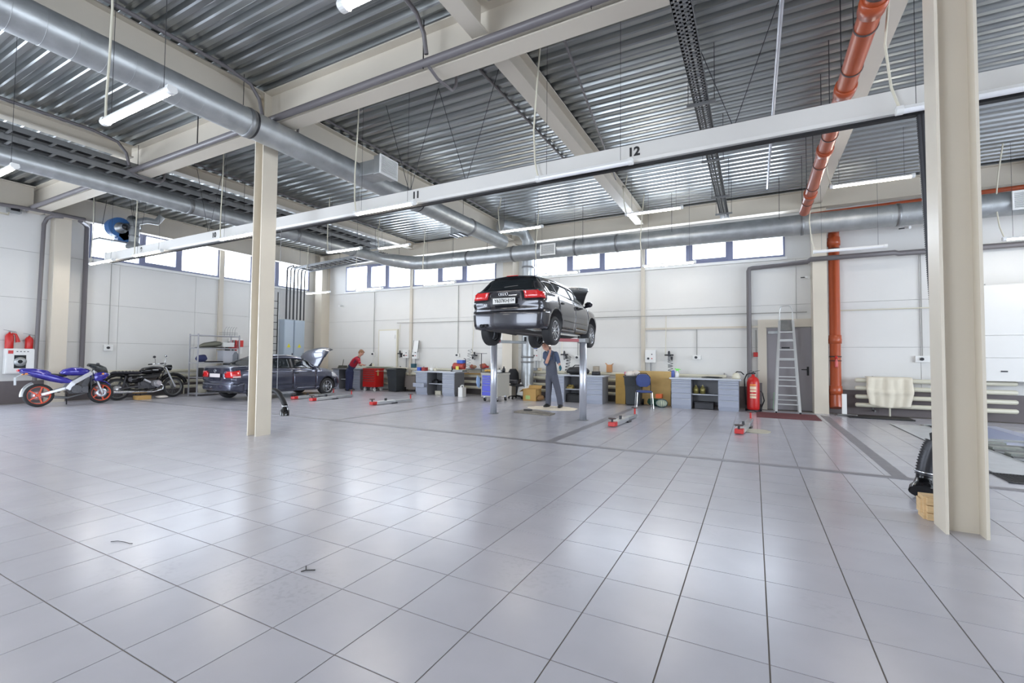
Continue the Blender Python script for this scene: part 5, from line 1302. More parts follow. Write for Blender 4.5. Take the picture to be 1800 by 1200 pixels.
# black boxer
e = thing('motorcycle', 'black vintage boxer motorcycle with silver exhaust in front of the shelf', 'motorcycle', (-17.0, 6.78, 0), math.radians(1))
e.rotation_euler = (0, math.radians(-3), 0)
bwheel(e, 0, .33, .055, 0, m_galvd, 'rear_wheel', 28, 0); bwheel(e, 1.50, .33, .05, 0, m_galvd, 'front_wheel', 28, 0, .12)
B(MB().lathe([(.001, .05), (.10, .05), (.11, .02), (.11, -.05)], (.02, 0, .33), (1, 0, 0), 22), 'hub', m_silver)
mb = MB(); mb.tube([(0, .42*math.cos(a), .36+.42*math.sin(a)) for a in [PI*(.12+.105*i) for i in range(9)]], .068, 10); B(mb, 'rear_mudguard', m_bgloss)
mb = MB(); mb.tube([(0, 1.5+.40*math.cos(a), .35+.40*math.sin(a)) for a in [PI*(.1+.1*i) for i in range(9)]], .06, 10); B(mb, 'front_mudguard', m_bgloss)
B(MB().loft([((0, -.18, .80), .08, .02), ((0, -.1, .83), .13, .05), ((0, .3, .82), .13, .055), ((0, .52, .81), .11, .05), ((0, .6, .82), .07, .04)]), 'seat', m_seatb)
s_ = MB()
for k in range(7): s_.loft([((-.13, -.05+.09*k, .85), .008, .006), ((0, -.05+.09*k, .885), .01, .006), ((.13, -.05+.09*k, .85), .008, .006)], n=6)
B(s_, 'seat_piping', m_galvd)
B(MB().loft([((0, .58, .84), .08, .05), ((0, .66, .87), .15, .10), ((0, .9, .89), .17, .13), ((0, 1.12, .91), .13, .1), ((0, 1.2, .92), .07, .06)]), 'fuel_tank', m_bgloss)
for s in (-1, 1):
    B(MB().box(s*.172-.003, s*.172+.003, .84, 1.0, .88, .91), 'tank_badge', m_galv)
    B(MB().cyl((s*.1, 1.24, .98), (s*.1, 1.40, .62), .022, n=12).cyl((s*.1, 1.33, .76), (s*.1, 1.52, .34), .03, n=12), 'fork_leg', m_silver)
    B(MB().tube([(s*.03, 1.24, 1.04), (s*.16, 1.22, 1.10), (s*.30, 1.12, 1.10), (s*.36, 1.02, 1.09)], .012, 8), 'handlebar', m_chrome); B(MB().cyl((s*.335, 1.06, 1.095), (s*.385, .96, 1.085), .019, n=10), 'grip', m_black)
    B(MB().tube([(s*.30, 1.12, 1.1), (s*.33, 1.14, 1.24), (s*.34, 1.13, 1.28)], .006, 6).loft([((s*.31, 1.12, 1.31), .015, .02), ((s*.34, 1.12, 1.33), .045, .04), ((s*.39, 1.12, 1.32), .02, .02)]), 'mirror', m_chrome if s > 0 else m_dark)
    c = MB().cyl((s*.08, .92, .46), (s*.34, .92, .48), .075, n=18).cyl((s*.34, .92, .48), (s*.40, .92, .485), .085, .07, n=18)
    for k in range(6): c.cyl((s*(.14+.032*k), .92, .463), (s*(.148+.032*k), .92, .463), .105, n=18)
    B(c, 'cylinder_head', m_silver)
    B(MB().tube([(s*.30, 1.0, .44), (s*.31, 1.08, .38), (s*.28, 1.08, .28), (s*.2, .85, .21), (s*.2, .5, .22), (s*.2, .2, .24), (s*.2, -.2, .26)], [.022, .022, .022, .026, .045, .05, .04], 12), 'exhaust', m_chrome)
    B(MB().cyl((s*.15, .08, .36), (s*.13, .16, .72), .03, n=12), 'shock_absorber', m_dark); B(MB().bar((s*.14, .68, .3), (s*.28, .68, .3), .025, .02), 'foot_peg', m_black)
    B(MB().loft([((s*.14, -.35, .70), .02, .02), ((s*.2, -.35, .70), .025, .02)]), 'indicator', m_or)
    B(MB().tube([(s*.09, 1.22, .88), (s*.12, .95, .30), (s*.12, .5, .28), (s*.12, .1, .34)], .02, 8).tube([(s*.09, 1.2, .80), (s*.12, .5, .72), (s*.12, -.1, .74)], .018, 8), 'frame_tube', m_bgloss)
g_ = MB(); g_.box(-.12, .12, .74, 1.08, .30, .58); g_.cyl((0, 1.08, .44), (0, 1.13, .44), .13, n=22); g_.box(-.11, .11, .48, .76, .32, .54); g_.cyl((-.14, .6, .48), (.14, .6, .48), .07, n=18); B(g_, 'engine', m_eng, .012)
B(MB().loft([((0, .22, .62), .10, .10), ((0, .34, .62), .13, .13), ((0, .54, .62), .13, .13), ((0, .62, .62), .10, .10)], ex=4), 'side_cover', m_bgloss)
B(MB().loft([((0, .62, .68), .07, .07), ((0, .9, .70), .08, .08), ((0, 1.1, .74), .06, .07)], ex=3), 'air_box', m_under)
B(MB().cyl((.15, .62, .60), (.15, .80, .50), .035, n=14).cyl((-.15, .62, .60), (-.15, .80, .50), .035, n=14), 'carburettor', m_silver)
B(MB().cyl((.12, .02, .34), (.12, .5, .4), .03, n=12).cyl((-.08, .3, .62), (.12, .3, .62), .075, n=18), 'drive_shaft', m_eng)
B(MB().lathe([(.001, -.10), (.06, -.09), (.09, -.02), (.095, .05), (.10, .06), (.10, .07)], (0, 1.36, .97), (0, 1, -.1), 24), 'headlamp', m_bgloss); B(MB().lathe([(.001, .02), (.06, .016), (.095, 0)], (0, 1.43, .963), (0, 1, -.1), 24), 'headlamp_lens', m_chrome)
B(MB().loft([((0, -.44, .72), .05, .04), ((0, -.40, .73), .05, .05)]), 'tail_lamp', m_tail); B(MB().loft([((.0, -.42, .64), .06, .03), ((0, -.38, .64), .06, .03)]), 'reflector', m_or)
B(MB().tube([(-.1, .56, .28), (-.18, .5, .02)], .014, 8).tube([(.1, .56, .28), (.18, .5, .02)], .014, 8), 'centre_stand', m_dark)
tag(MB().box(-16.95, -16.62, 7.15, 7.5, .0, .12).build('wooden_box', m_card, None, .004), 'low cardboard box on the floor under the boxer motorcycle', 'box')
crumple((-16.75, 7.9, .05), (.22, .2, .05), rag, 'white_rag', 'white rag on the floor under the boxer motorcycle', 'rag', 9)

# ================================================================== shelf rack and things around it
m_post = mat('shelf_grey', (176, 176, 182), .4, .3)
e = thing('shelving_rack', 'grey metal shelving rack between the boxer motorcycle and the sedan', 'shelf', (-17.1, 8.80, 0))
SW, SD, SH = 1.4, .5, 2.08
for x in (0, SD):
    for y in (0, SW): MB().box(x-.018, x+.018, y-.018, y+.018, 0, SH+.03).build('upright', m_post, e)
SZ = (.08, .62, 1.12, 1.62, SH-.02)
for z in SZ:
    MB().box(-.01, SD+.01, -.01, SW+.01, z-.015, z+.015).build('shelf_board', m_post, e, .002)
def onshelf(nm, lb, cat, mb, m, y, z, x=-16.85, bev=0): return tag(mb.build(nm, m, None, bev, None, (x, 8.76+y, z+.016)), lb, cat)
onshelf('blue_bag', 'dark blue bag on the middle shelf of the rack', 'bag', MB().loft([((0, -.14, .12), .1, .04), ((0, -.07, .13), .18, .12), ((0, .08, .14), .19, .13), ((0, .15, .11), .1, .05)]), mat('navy_fabric', (50, 56, 96), .8), .28, SZ[2])
onshelf('mesh_tray', 'low dark tray under the blue bag on the rack', 'tray', MB().prism([(-.2, 0), (.2, 0), (.24, .04), (-.24, .04)], 'y', -.2, .2), m_dark, .7, SZ[2])
onshelf('storage_box', 'large pale grey plastic box on the middle shelf of the rack', 'box', MB().box(-.18, .18, -.24, .24, 0, .40).box(-.2, .2, -.26, .26, .38, .42), mat('pale_grey', (190, 192, 200), .5), 1.16, SZ[2], bev=.01)
onshelf('canister', 'grey canister at the right end of the middle shelf', 'canister', MB().lathe([(.001, 0), (.11, 0), (.12, .03), (.12, .26), (.07, .36), (.03, .38), (.03, .42), (.001, .42)], n=18), mat('slate_grey', (122, 126, 134), .5), 1.36, SZ[2], -16.72)
onshelf('padded_cushion', 'olive grey padded roll on the upper shelf of the rack', 'cushion', MB().loft([((0, -.4, .05), .08, .03), ((0, -.2, .10), .2, .08), ((0, .15, .15), .2, .1), ((0, .3, .16), .1, .07)]), mat('olive', (120, 120, 108), .9, bump=.3), .6, SZ[3])
onshelf('black_mat', 'flat black mat lying on the upper shelf of the rack', 'mat', MB().loft([((0, -.45, .012), .2, .01), ((0, .0, .03), .22, .02), ((0, .35, .02), .2, .012)]), m_black, .55, SZ[3], -16.75)
onshelf('white_box', 'white carton on the right of the upper shelf', 'box', MB().box(-.15, .15, -.2, .2, 0, .16), m_white, 1.12, SZ[3]+.05, bev=.004)
onshelf('red_tool_box', 'small red tool box at the right end of the upper shelf', 'box', MB().box(-.1, .1, -.1, .1, 0, .12).box(-.02, .02, -.06, .06, .12, .15), mat('dull_red', (158, 38, 48), .5), 1.36, SZ[3], bev=.004)
onshelf('dark_crate', 'dark crate on the second lowest shelf of the rack', 'crate', MB().box(-.2, .2, -.24, .24, 0, .30).box(-.21, .21, -.25, .25, .27, .31), m_dark, .5, SZ[1], bev=.01)
onshelf('white_bucket', 'cream bucket on the lowest shelf of the rack', 'bucket', MB().lathe([(.001, 0), (.12, 0), (.14, .24), (.145, .25), (.12, .25)], n=18), m_cream, .35, SZ[0])
onshelf('dark_box', 'dark box on the lowest shelf beside the cream bucket', 'box', MB().box(-.18, .18, -.2, .2, 0, .3).box(-.19, .19, -.21, .21, .28, .31), m_under, .9, SZ[0], bev=.006)
onshelf('maroon_box', 'maroon box at the right of the second lowest shelf', 'box', MB().box(-.16, .16, -.18, .18, 0, .34).box(-.17, .17, -.19, .19, .3, .345), mat('maroon', (98, 34, 44), .6), 1.2, SZ[1], bev=.006)
e = thing('wire_basket', 'wire basket full of long hooks on top of the rack', 'basket', (-16.85, 9.93, SH+.0))
for z in (0, .06, .12):
    MB().tube([(-.15, -.25, z), (.15, -.25, z), (.15, .25, z), (-.15, .25, z)], .004, 5, closed=True).build('hoop', m_galvd, e)
for k in range(9): MB().cyl((.15, -.25+.0625*k, 0), (.15, -.25+.0625*k, .12), .003, n=5).build('wire', m_galvd, e)
for k in range(5): MB().tube([(.1, -.18+.09*k, 0), (.05, -.14+.09*k, .22), (.04, -.10+.09*k, .30), (.04, -.06+.09*k, .33)], .006, 6).build('long_hook', m_galvd, e)
e = thing('coat', 'dark work coat hanging right of the rack', 'coat', (-17.9, wx(403, 610, -17.9).y, 0))
MB().loft([((0, 0, .9), .08, .22), ((0, 0, 1.2), .09, .20), ((0, 0, 1.5), .1, .17), ((.0, 0, 1.75), .09, .13), ((0, 0, 1.88), .05, .07)], n=18).build('coat_body', mat('coat_cloth', (66, 68, 66), .95, bump=.5, bscale=12), e)
MB().loft([((.06, -.17, 1.1), .05, .06), ((.05, -.16, 1.5), .05, .06), ((.03, -.1, 1.72), .04, .04)]).build('sleeve', mat('coat_sleeve', (58, 60, 60), .95), e); MB().cyl((-.25, 0, 1.86), (.0, 0, 1.9), .012, n=8).build('peg', m_dark, e)
e = thing('tool_board', 'red and white rack of hanging tools right of the dark coat', 'tool board', (-18.1, wx(416, 610, -18.05).y, 0))
MB().box(-.08, .0, -.26, .26, 1.45, 2.05).build('board', m_white, e)
for k, (y, h) in enumerate(((-.2, .5), (-.11, .46), (-.02, .52), (.1, .36), (.2, .2))): MB().box(0, .05, y-.03, y+.03, 1.98-h, 1.98).build('hanging_tool', m_red if k != 1 else m_galvd, e, .006)
MB().box(.051, .06, .05, .26, 1.72, 1.98).build('red_sign', mat('sign_red', (214, 60, 52), .5), e)
tag(MB().box(-17.5, -16.5, 13.2, 13.24, 0.02, 1.15).box(-17.5, -16.5, 13.24, 13.3, 0, .9).build('plywood_sheet', m_card), 'tan board leaning in the far left corner behind the raised sedan bonnet', 'board')

# ================================================================== things on and around the benches
m_bl = mat('box_blue', (56, 92, 190), .5); m_te = mat('box_teal', (34, 82, 96), .5); m_rd = mat('box_red', (150, 44, 44), .5)
def item(nm, lb, cat, mb, m, x, y, z, bev=0, group=None): return tag(mb.build(nm, m, None, bev, None, (x, y, z+.001)), lb, cat, group)
def bx(px, Y): return wy(px, 655, Y).x
TB = .87
def boxm(w_, d, h): return MB().box(-w_/2, w_/2, -d/2, d/2, 0, h).box(-w_/2-.006, w_/2+.006, -d/2-.006, d/2+.006, h*.8, h*.9)
def carton(w_, d, h):
    m = MB().box(-w_/2, w_/2, -d/2, d/2, 0, h); m.bar((-w_/2, 0, h), (-w_/2-.05, 0, h+.05), d, .004, up=(0,0,1)); m.bar((w_/2, 0, h), (w_/2+.05, 0, h+.04), d, .004); return m
def bottle(r, h): return MB().lathe([(.001, 0), (r, 0), (r, h*.6), (r*.4, h*.78), (r*.35, h*.85), (r*.45, h*.86), (r*.45, h), (.001, h)], n=16)
item('tool_case', 'teal tool case on the radiator just left of the second bench', 'case', boxm(.2, .12, .16), m_te, bx(727, 14.62), 14.62, .955, .01)
item('parts_box', 'blue parts box on the second bench', 'box', boxm(.15, .2, .13), m_bl, bx(738.5, 13.8), 13.8, TB, .006)
item('parts_box', 'dull red parts box on the second bench', 'box', boxm(.15, .2, .13), m_rd, bx(746.5, 13.8), 13.8, TB, .006)
item('plastic_tub', 'small white tub of brushes on the second bench', 'tub', MB().lathe([(.001, 0), (.07, 0), (.08, .12), (.075, .12)], n=16).cyl((.02, 0, .1), (.03, 0, .26), .008).cyl((-.03, 0, .1), (-.05, 0, .22), .008), m_white, bx(759, 13.8), 13.8, TB)
item('plastic_cup', 'smaller cream cup right of the white tub', 'cup', MB().lathe([(.001, 0), (.05, 0), (.06, .09), (.055, .09)], n=14).cyl((.01, 0, .08), (.04, 0, .2), .006), m_cream, bx(765, 13.8), 13.8, TB)
item('grease_gun', 'dark hand tool standing on the second bench', 'tool', MB().lathe([(.001, 0), (.07, 0), (.05, .03), (.03, .06), (.035, .16), (.02, .2), (.001, .2)], n=14), m_dark, bx(795, 13.8), 13.8, TB)
e = thing('grinder_stand', 'cluttered bench grinder with red hood and blue top on the second bench', 'machine', (bx(808, 13.85), 13.85, TB))
MB().box(-.22, .22, -.15, .15, 0, .06).build('base', m_galvd, e, .01); MB().cyl((-.24, 0, .2), (.2, 0, .2), .12, n=24).build('red_hood', mat('hood_red', (176, 70, 60), .5), e)
MB().box(-.05, .2, -.12, .12, .3, .42).build('blue_case', m_bl, e, .01); MB().tube([(.18, 0, .1), (.26, 0, .25), (.25, 0, .46), (.18, 0, .48)], .014, 8).build('frame_tube', m_dark, e); MB().box(-.06, .06, -.17, -.15, .08, .2).build('yellow_label', mat('yellow', (230, 216, 90), .5), e)
for k, (px, r, c_) in enumerate(((832, .13, (158, 96, 80)), (838, .10, (150, 120, 96)), (848, .17, (150, 84, 66)), (856, .08, (176, 60, 60)))):
    crumple((bx(px, 14.35), 14.3, 1.05), (r, .12, r*.7), mat('rust_%d' % k, c_, .8), 'wound_cable', 'reddish brown coil of cables on the radiator shelf, '+['first', 'second', 'third', 'fourth'][k]+' from the left', 'cable', k+3, 2)
tag(MB().box(bx(817, 14.4), bx(866, 14.4), 14.2, 14.75, .955, .975).build('shelf_board', m_benchd), 'narrow grey shelf over the radiator left of the left lift post', 'shelf')
item('wood_board', 'brown board resting on the radiator left of the blue trolley', 'board', MB().box(-.7, .55, -.06, .06, 0, .05), m_card, bx(838, 14.45), 14.52, .76)
item('white_canister', 'white canister on the floor right of the second bench', 'canister', MB().box(-.09, .09, -.12, .12, 0, .33).tube([(-.03, 0, .33), (-.03, 0, .40), (.05, 0, .40), (.06, 0, .33)], .018, 8).cyl((-.06, 0, .33), (-.06, 0, .38), .025), m_white, wy(815, 690, 13.7).x, 13.6, 0, .02)
item('cream_box', 'small cream carton on the floor under the second bench', 'box', boxm(.26, .2, .14), m_cream, bx(773, 13.9), 13.9, 0, .004)
item('parts_tray', 'dark tray of parts on the inner shelf of the second bench', 'tray', boxm(.4, .25, .08).sph((.05, 0, .1), (.08, .07, .05)), m_dark, bx(765, 13.9), 13.9, .426, .006)
item('oil_can', 'dark bottle on the right corner of the blue trolley', 'bottle', bottle(.05, .19), m_dark, wy(886, 655, 13.1).x-.02, 13.12, .915)
item('white_tub', 'white tub beside the dark bottle on the blue trolley', 'tub', boxm(.16, .14, .08), m_white, -7.35, 13.1, .915, .006)
crumple((bx(857, 12.8), 12.85, .955), (.12, .1, .05), mat('glove_yellow', (206, 160, 80), .8), 'work_gloves', 'yellow-brown gloves on the left of the blue trolley', 'gloves', 5, 3)
crumple((bx(847, 12.75)-.075, 12.66, .60), (.06, .06, .22), mat('blue_rag', (150, 176, 214), .9), 'cleaning_cloth', 'pale blue cloth hanging at the left side of the blue trolley', 'cloth', 6, 3)
# office chair
q = wy(908, 700, 14.0); e = thing('office_chair', 'black office chair tipped beside the blue tool trolley', 'chair', (q.x, 14.0, 0), math.radians(50))
for k in range(5): a = 2*PI*k/5; MB().bar((0, 0, .1), (.27*math.cos(a), .27*math.sin(a), .07), .04, .03).build('base_leg', m_black, e); MB().cyl((.27*math.cos(a)-.02, .27*math.sin(a), .03), (.27*math.cos(a)+.02, .27*math.sin(a), .03), .03, n=14).build('castor', m_black, e)
MB().cyl((0, 0, .08), (0, 0, .42), .028).build('gas_column', m_dark, e); MB().loft([((0, -.24, .46), .16, .02), ((0, -.15, .46), .23, .045), ((0, .15, .46), .23, .045), ((0, .24, .45), .16, .02)]).build('seat', m_seat, e, .01)
MB().loft([((0, .25, .56), .15, .03), ((0, .27, .66), .20, .04), ((0, .31, .86), .20, .045), ((0, .34, 1.0), .12, .03)]).build('backrest', m_seat, e); MB().tube([(0, .15, .42), (0, .28, .44), (0, .3, .6)], .02, 8).build('back_bar', m_dark, e)
for s in (-1, 1): MB().tube([(s*.22, -.1, .44), (s*.28, -.1, .6), (s*.28, .14, .62), (s*.22, .16, .46)], .016, 8).build('armrest', m_dark, e)
e = thing('engine_block', 'greasy metal part resting on the seat of the office chair', 'part', (q.x-.04, 13.84, .52)); MB().box(-.12, .12, -.08, .08, 0, .10).cyl((-.14, 0, .07), (.14, 0, .07), .06).cyl((.04, -.1, .05), (.04, .1, .05), .04).build('casting', m_eng, e, .01)
# carton, plastic sheet
tag(MB().loft([((wy(920, 688, 14).x, 13.9, .12), .2, .012), ((wy(920, 688, 14).x+.03, 13.98, .34), .22, .012), ((wy(920, 688, 14).x+.06, 14.05, .52), .2, .01)]).build('white_sheet', m_white), 'sheet of white plastic leaning between office chair and carton', 'sheet')
e = thing('open_carton', 'open brown cardboard carton behind the mechanic', 'box', (wy(936, 700, 13.75).x, 13.72, 0))
c = MB(); w_, d_, h_ = .24, .2, .38
for bxx in ((-w_, -w_+.008, -d_, d_), (w_-.008, w_, -d_, d_), (-w_, w_, -d_, -d_+.008), (-w_, w_, d_-.008, d_)): c.box(*bxx, .004, h_)
c.box(-w_, w_, -d_, d_, 0, .006); c.build('carton_body', m_card, e)
for (p, q_, w2) in (((-w_, 0, h_), (-w_-.13, 0, h_-.1), .4), ((w_, 0, h_), (w_+.12, 0, h_+.03), .4), ((0, d_, h_), (0, d_+.1, h_+.1), .46)): MB().bar(p, q_, w2, .006).build('flap', m_card, e)
MB().box(-.14, .02, -.204, -.2, .05, .17).build('printed_label', mat('label_green', (164, 190, 120), .5), e)
crumple((wy(950, 700, 13.7).x, 13.65, .10), (.14, .14, .10), mat('leather_brown', (120, 90, 56), .8), 'brown_rags', 'heap of brown rags right of the open carton', 'rags', 8, 4)
for k, (px, z, c_) in enumerate(((932, 1.0, (210, 206, 214)), (939, 1.0, (184, 190, 200)), (946, 1.0, (206, 190, 160)), (933, .78, (210, 210, 226)))):
    item('spare_part_box', ['white', 'bluish', 'beige', 'lower white'][k]+' small box on the radiator left of the mechanic', 'box', boxm(.11, .12, .09), mat('part_box_%d' % k, c_, .6), bx(px, 14.5), 14.62, z-.045 if k < 3 else .755, .004)
# bench 3
item('black_bag', 'black tool bag lying on the bench behind the right lift post', 'bag', MB().loft([((-.36, 0, .09), .08, .05), ((-.25, 0, .12), .15, .12), ((0, 0, .13), .16, .13), ((.25, 0, .12), .15, .12), ((.36, 0, .1), .06, .05)]).tube([(-.2, 0, .22), (-.1, 0, .3), (.1, 0, .3), (.2, 0, .22)], .014, 8), mat('bag_black', (30, 30, 34), .5, bump=.4, bscale=18), bx(1016, 13.95), 13.95, TB)
item('clear_jar', 'clear plastic jar with dark fluid right of the right lift post', 'jar', MB().lathe([(.001, 0), (.10, 0), (.105, .12), (.105, .28), (.1, .28)], n=20), mat('jar_smoke', (150, 140, 126), .2), bx(1048, 14.0), 14.0, TB)
item('dark_base_tray', 'dark tray around the clear jar', 'tray', MB().lathe([(.109, 0), (.14, 0), (.13, .12), (.125, .12), (.12, .012)], n=20), m_dark, bx(1048, 14.0), 14.0, TB)
item('white_bottle', 'white bottle on the bench left of the black tool bag', 'bottle', bottle(.04, .2), m_white, bx(1001, 13.9), 13.9, TB)
item('parts_bin', 'yellowish parts on the inner shelf of the bench behind the right lift post', 'parts', boxm(.2, .2, .06).sph((-.03, 0, .09), (.06, .05, .04)).sph((.06, 0, .08), .045), mat('brass', (176, 152, 84), .5), bx(1003, 13.95), 13.95, .426)
item('black_crate', 'black crate on the floor under the bench behind the right lift post', 'crate', boxm(.44, .36, .26), m_black, bx(1011, 14.0), 14.0, 0, .01)
item('brown_carton', 'upright brown carton on the radiator left of the dark open bin', 'box', carton(.16, .14, .24), mat('carton_orange', (190, 140, 96), .8), bx(1071, 14.6), 14.62, .955)
item('plywood_box', 'yellowish plywood box behind the dark open bin', 'panel', MB().box(-.15, .15, -.03, .03, 0, .92).box(-.15, .15, .03, .3, 0, .9), mat('plywood_ochre', (196, 158, 84), .7, noise=.1, scale=5), bx(1091, 14.2), 14.2, .002)
item('plywood_sheet', 'large plywood sheet leaning behind the blue chair', 'panel', MB().bar((0, 0, 0.01), (0, .14, 1.02), 1.0, .02, up=(0, 1, 0)), mat('plywood_sheet', (204, 172, 112), .7, noise=.1, scale=5), wy(1148, 690, 14.3).x, 14.32, .002)
# blue chair
q = wy(1131, 713, 13.35); e = thing('side_chair', 'blue upholstered side chair with thin metal legs before the open bin', 'chair', (q.x, 13.45, 0), math.radians(18))
m_cb = mat('chair_blue', (62, 76, 128), .8, noise=.05)
MB().loft([((0, -.22, .46), .18, .015), ((0, -.15, .465), .22, .03), ((0, .15, .465), .21, .03), ((0, .22, .455), .17, .015)]).build('seat', m_cb, e)
MB().loft([((0, .22, .58), .10, .015), ((0, .23, .64), .19, .025), ((0, .26, .8), .21, .028), ((0, .28, .9), .17, .025), ((0, .285, .95), .08, .012)]).build('backrest', m_cb, e)
for s in (-1, 1):
    MB().cyl((s*.2, -.19, .445), (s*.23, -.24, 0), .011, n=8).build('leg', m_chrome, e); MB().tube([(s*.21, .2, .445), (s*.23, .25, 0)], .011, 8).build('leg', m_chrome, e)
MB().tube([(-.2, .19, .445), (-.21, .25, .62), (-.2, .3, .86), (-.1, .305, .97), (.1, .305, .97), (.2, .3, .86), (.21, .25, .62), (.2, .19, .445)], .011, 8).build('back_frame', m_black, e)
MB().tube([(-.2, -.18, .44), (.2, -.18, .44), (.2, .19, .44), (-.2, .19, .44)], .012, 8, closed=True).build('seat_frame', m_black, e)
tag(MB().box(-.09, .09, -.1, .1, 0, .12).build('orange_box', mat('orange_plastic', (226, 106, 50), .5), None, .01, None, (wy(1160, 695, 14.1).x, 14.0, .25)), 'orange plastic box on the green bag under the radiator', 'box')
crumple((wy(1157, 705, 14.0).x-.1, 14.05, .13), (.2, .16, .13), mat('dark_green', (40, 76, 62), .8), 'green_bag', 'dark green bag on the floor under the orange box', 'bag', 3, 3)
e = thing('sack', 'green and white ribbed sack left of the workbench with jars', 'bag', (wy(1164, 712, 13.9).x, 13.82, .12))
k = MB().sph((0, 0, 0), (.16, .15, .12), 20, 10); k.build('sack_body', mat('sack_cream', (202, 206, 180), .8), e)
for a in range(10): t = a*PI/10; MB().tube([(.162*math.sin(p)*math.cos(t), .152*math.sin(p)*math.sin(t), .122*math.cos(p)) for p in [2*PI*i/20 for i in range(20)]], .007, 5, closed=True).build('stripe', m_te, e)
# bench 4
sb = item('spray_bottle', 'white spray bottle with green trigger head on the right workbench', 'bottle', bottle(.055, .19), m_white, bx(1190, 13.95), 13.95, TB)
MB().box(-.03, .05, -.02, .02, 0, .05).bar((.05, 0, .04), (.10, 0, .02), .02, .02).bar((-.03, 0, .03), (-.06, 0, .06), .02, .02).cyl((0, 0, -.01), (0, 0, .01), .025).bar((.03, 0, 0), (.06, 0, -.06), .015, .012).build('trigger', mat('spray_green', (120, 226, 90), .4), sb, .004, 'bright green trigger head', (0, 0, .20))
item('aerosol_can', 'white and blue can left of the spray bottle', 'can', MB().lathe([(.001, 0), (.05, 0), (.05, .16), (.03, .2), (.001, .2)], n=16), mat('can_blue', (92, 108, 176), .4), bx(1183, 13.95), 13.95, TB)
item('black_tray', 'flat black tool lying in the middle of the right workbench', 'tool', MB().loft([((-.25, 0, .02), .05, .01), ((-.1, 0, .03), .1, .02), ((.15, .03, .025), .09, .02), ((.28, .05, .02), .04, .01)]), m_black, bx(1250, 14.0), 14.0, TB)
e = thing('watering_jug', 'cream jug with black handle at the right end of the workbench', 'jug', (bx(1294, 13.95), 13.95, TB))
MB().lathe([(.001, 0), (.10, 0), (.11, .06), (.08, .14), (.03, .17), (.001, .17)], n=18).build('jug_body', m_cream, e); MB().tube([(-.02, 0, .16), (.02, 0, .2), (.12, 0, .19), (.19, 0, .12)], .014, 8).build('handle', m_black, e)
for px, lb in ((1223, 'left'), (1235, 'right')): item('jar', lb+' one of two brass coloured jars on the inner shelf of the right workbench', 'jar', MB().lathe([(.001, 0), (.07, 0), (.075, .14), (.05, .17), (.05, .2), (.001, .2)], n=18).cyl((0, 0, .18), (0, 0, .24), .02), mat('jar_brass_'+lb, (150, 140, 84), .3, .4), bx(px, 14.05), 14.05, .426)
item('dark_bin_box', 'dark crate on the floor under the right workbench', 'crate', boxm(.5, .3, .2), m_dark, bx(1238, 14.1), 14.1, 0, .01)
# bench 1
item('vice', 'dark bench vice with upright lever on the far left bench', 'vice', MB().box(-.22, .22, -.1, .1, 0, .06).box(-.2, -.1, -.08, .08, .06, .12).box(.05, .14, -.08, .08, .06, .12).cyl((-.25, 0, .09), (.25, 0, .09), .02).bar((-.05, 0, .05), (.02, 0, .38), .02, .02), mat('vice_grey', (84, 84, 76), .6), bx(603, 14.2), 14.2, TB)
item('glass_sheet', 'pale greenish glass sheet lying on bench and red cabinet behind the man', 'glass', MB().box(-.62, .9, -.14, .2, 0, .02), mat('pale_green_glass', (196, 208, 190), .15), bx(655, 14.35), 14.38, .96)
item('blue_paper', 'pale blue paper on the bench beside the man in the red shirt', 'paper', MB().box(-.16, .16, -.15, .15, 0, .015), mat('paper_blue', (176, 204, 226), .6), bx(629, 14.0), 14.05, TB)
item('black_clamp', 'black clamp on the glass sheet above the red cabinet', 'clamp', MB().box(-.05, .05, -.03, .03, 0, .06).bar((-.02, 0, .05), (.06, 0, .12), .03, .03), m_black, bx(650, 14.3), 14.35, .985, .004)
item('paint_can', 'small cream pot right of the black clamp', 'pot', MB().lathe([(.001, 0), (.045, 0), (.05, .1), (.045, .1)], n=14), m_cream, bx(654, 14.3), 14.35, .985)

# ================================================================== people
m_skin = mat('skin', (206, 156, 134), .55)
def hand(e, w_, d, side, m, n='hand', s=1):
    """five-fingered slightly curled hand at wrist w_, pointing along d; side = thumb direction"""
    d = Vector(d).normalized(); t = Vector(side); t = (t-d*t.dot(d)).normalized(); b = d.cross(t); w_ = Vector(w_)
    mb = MB(); mb.loft([(w_-d*.03, .024*s, .024*s), (w_+d*.01*s, .028*s, .022*s), (w_+d*.05*s, .036*s, .019*s), (w_+d*.085*s, .036*s, .015*s)]); o = mb.build(n, m, e)
    for k, (off, L) in enumerate(((.028, .068), (.010, .078), (-.010, .072), (-.028, .056))):
        p0 = w_+d*.07*s+t*off*s; MB().tube([p0, p0+d*L*.5*s+b*.008*s, p0+d*L*.8*s+b*.025*s, p0+d*L*.92*s+b*.04*s], [.0095*s, .009*s, .008*s, .006*s], 8).build('finger', m, o)
    p0 = w_+d*.025*s+t*.022*s; MB().tube([p0, p0+d*.025*s+t*.03*s, p0+d*.06*s+t*.035*s+b*.012*s], [.013*s, .011*s, .008*s], 8).build('thumb', m, o)
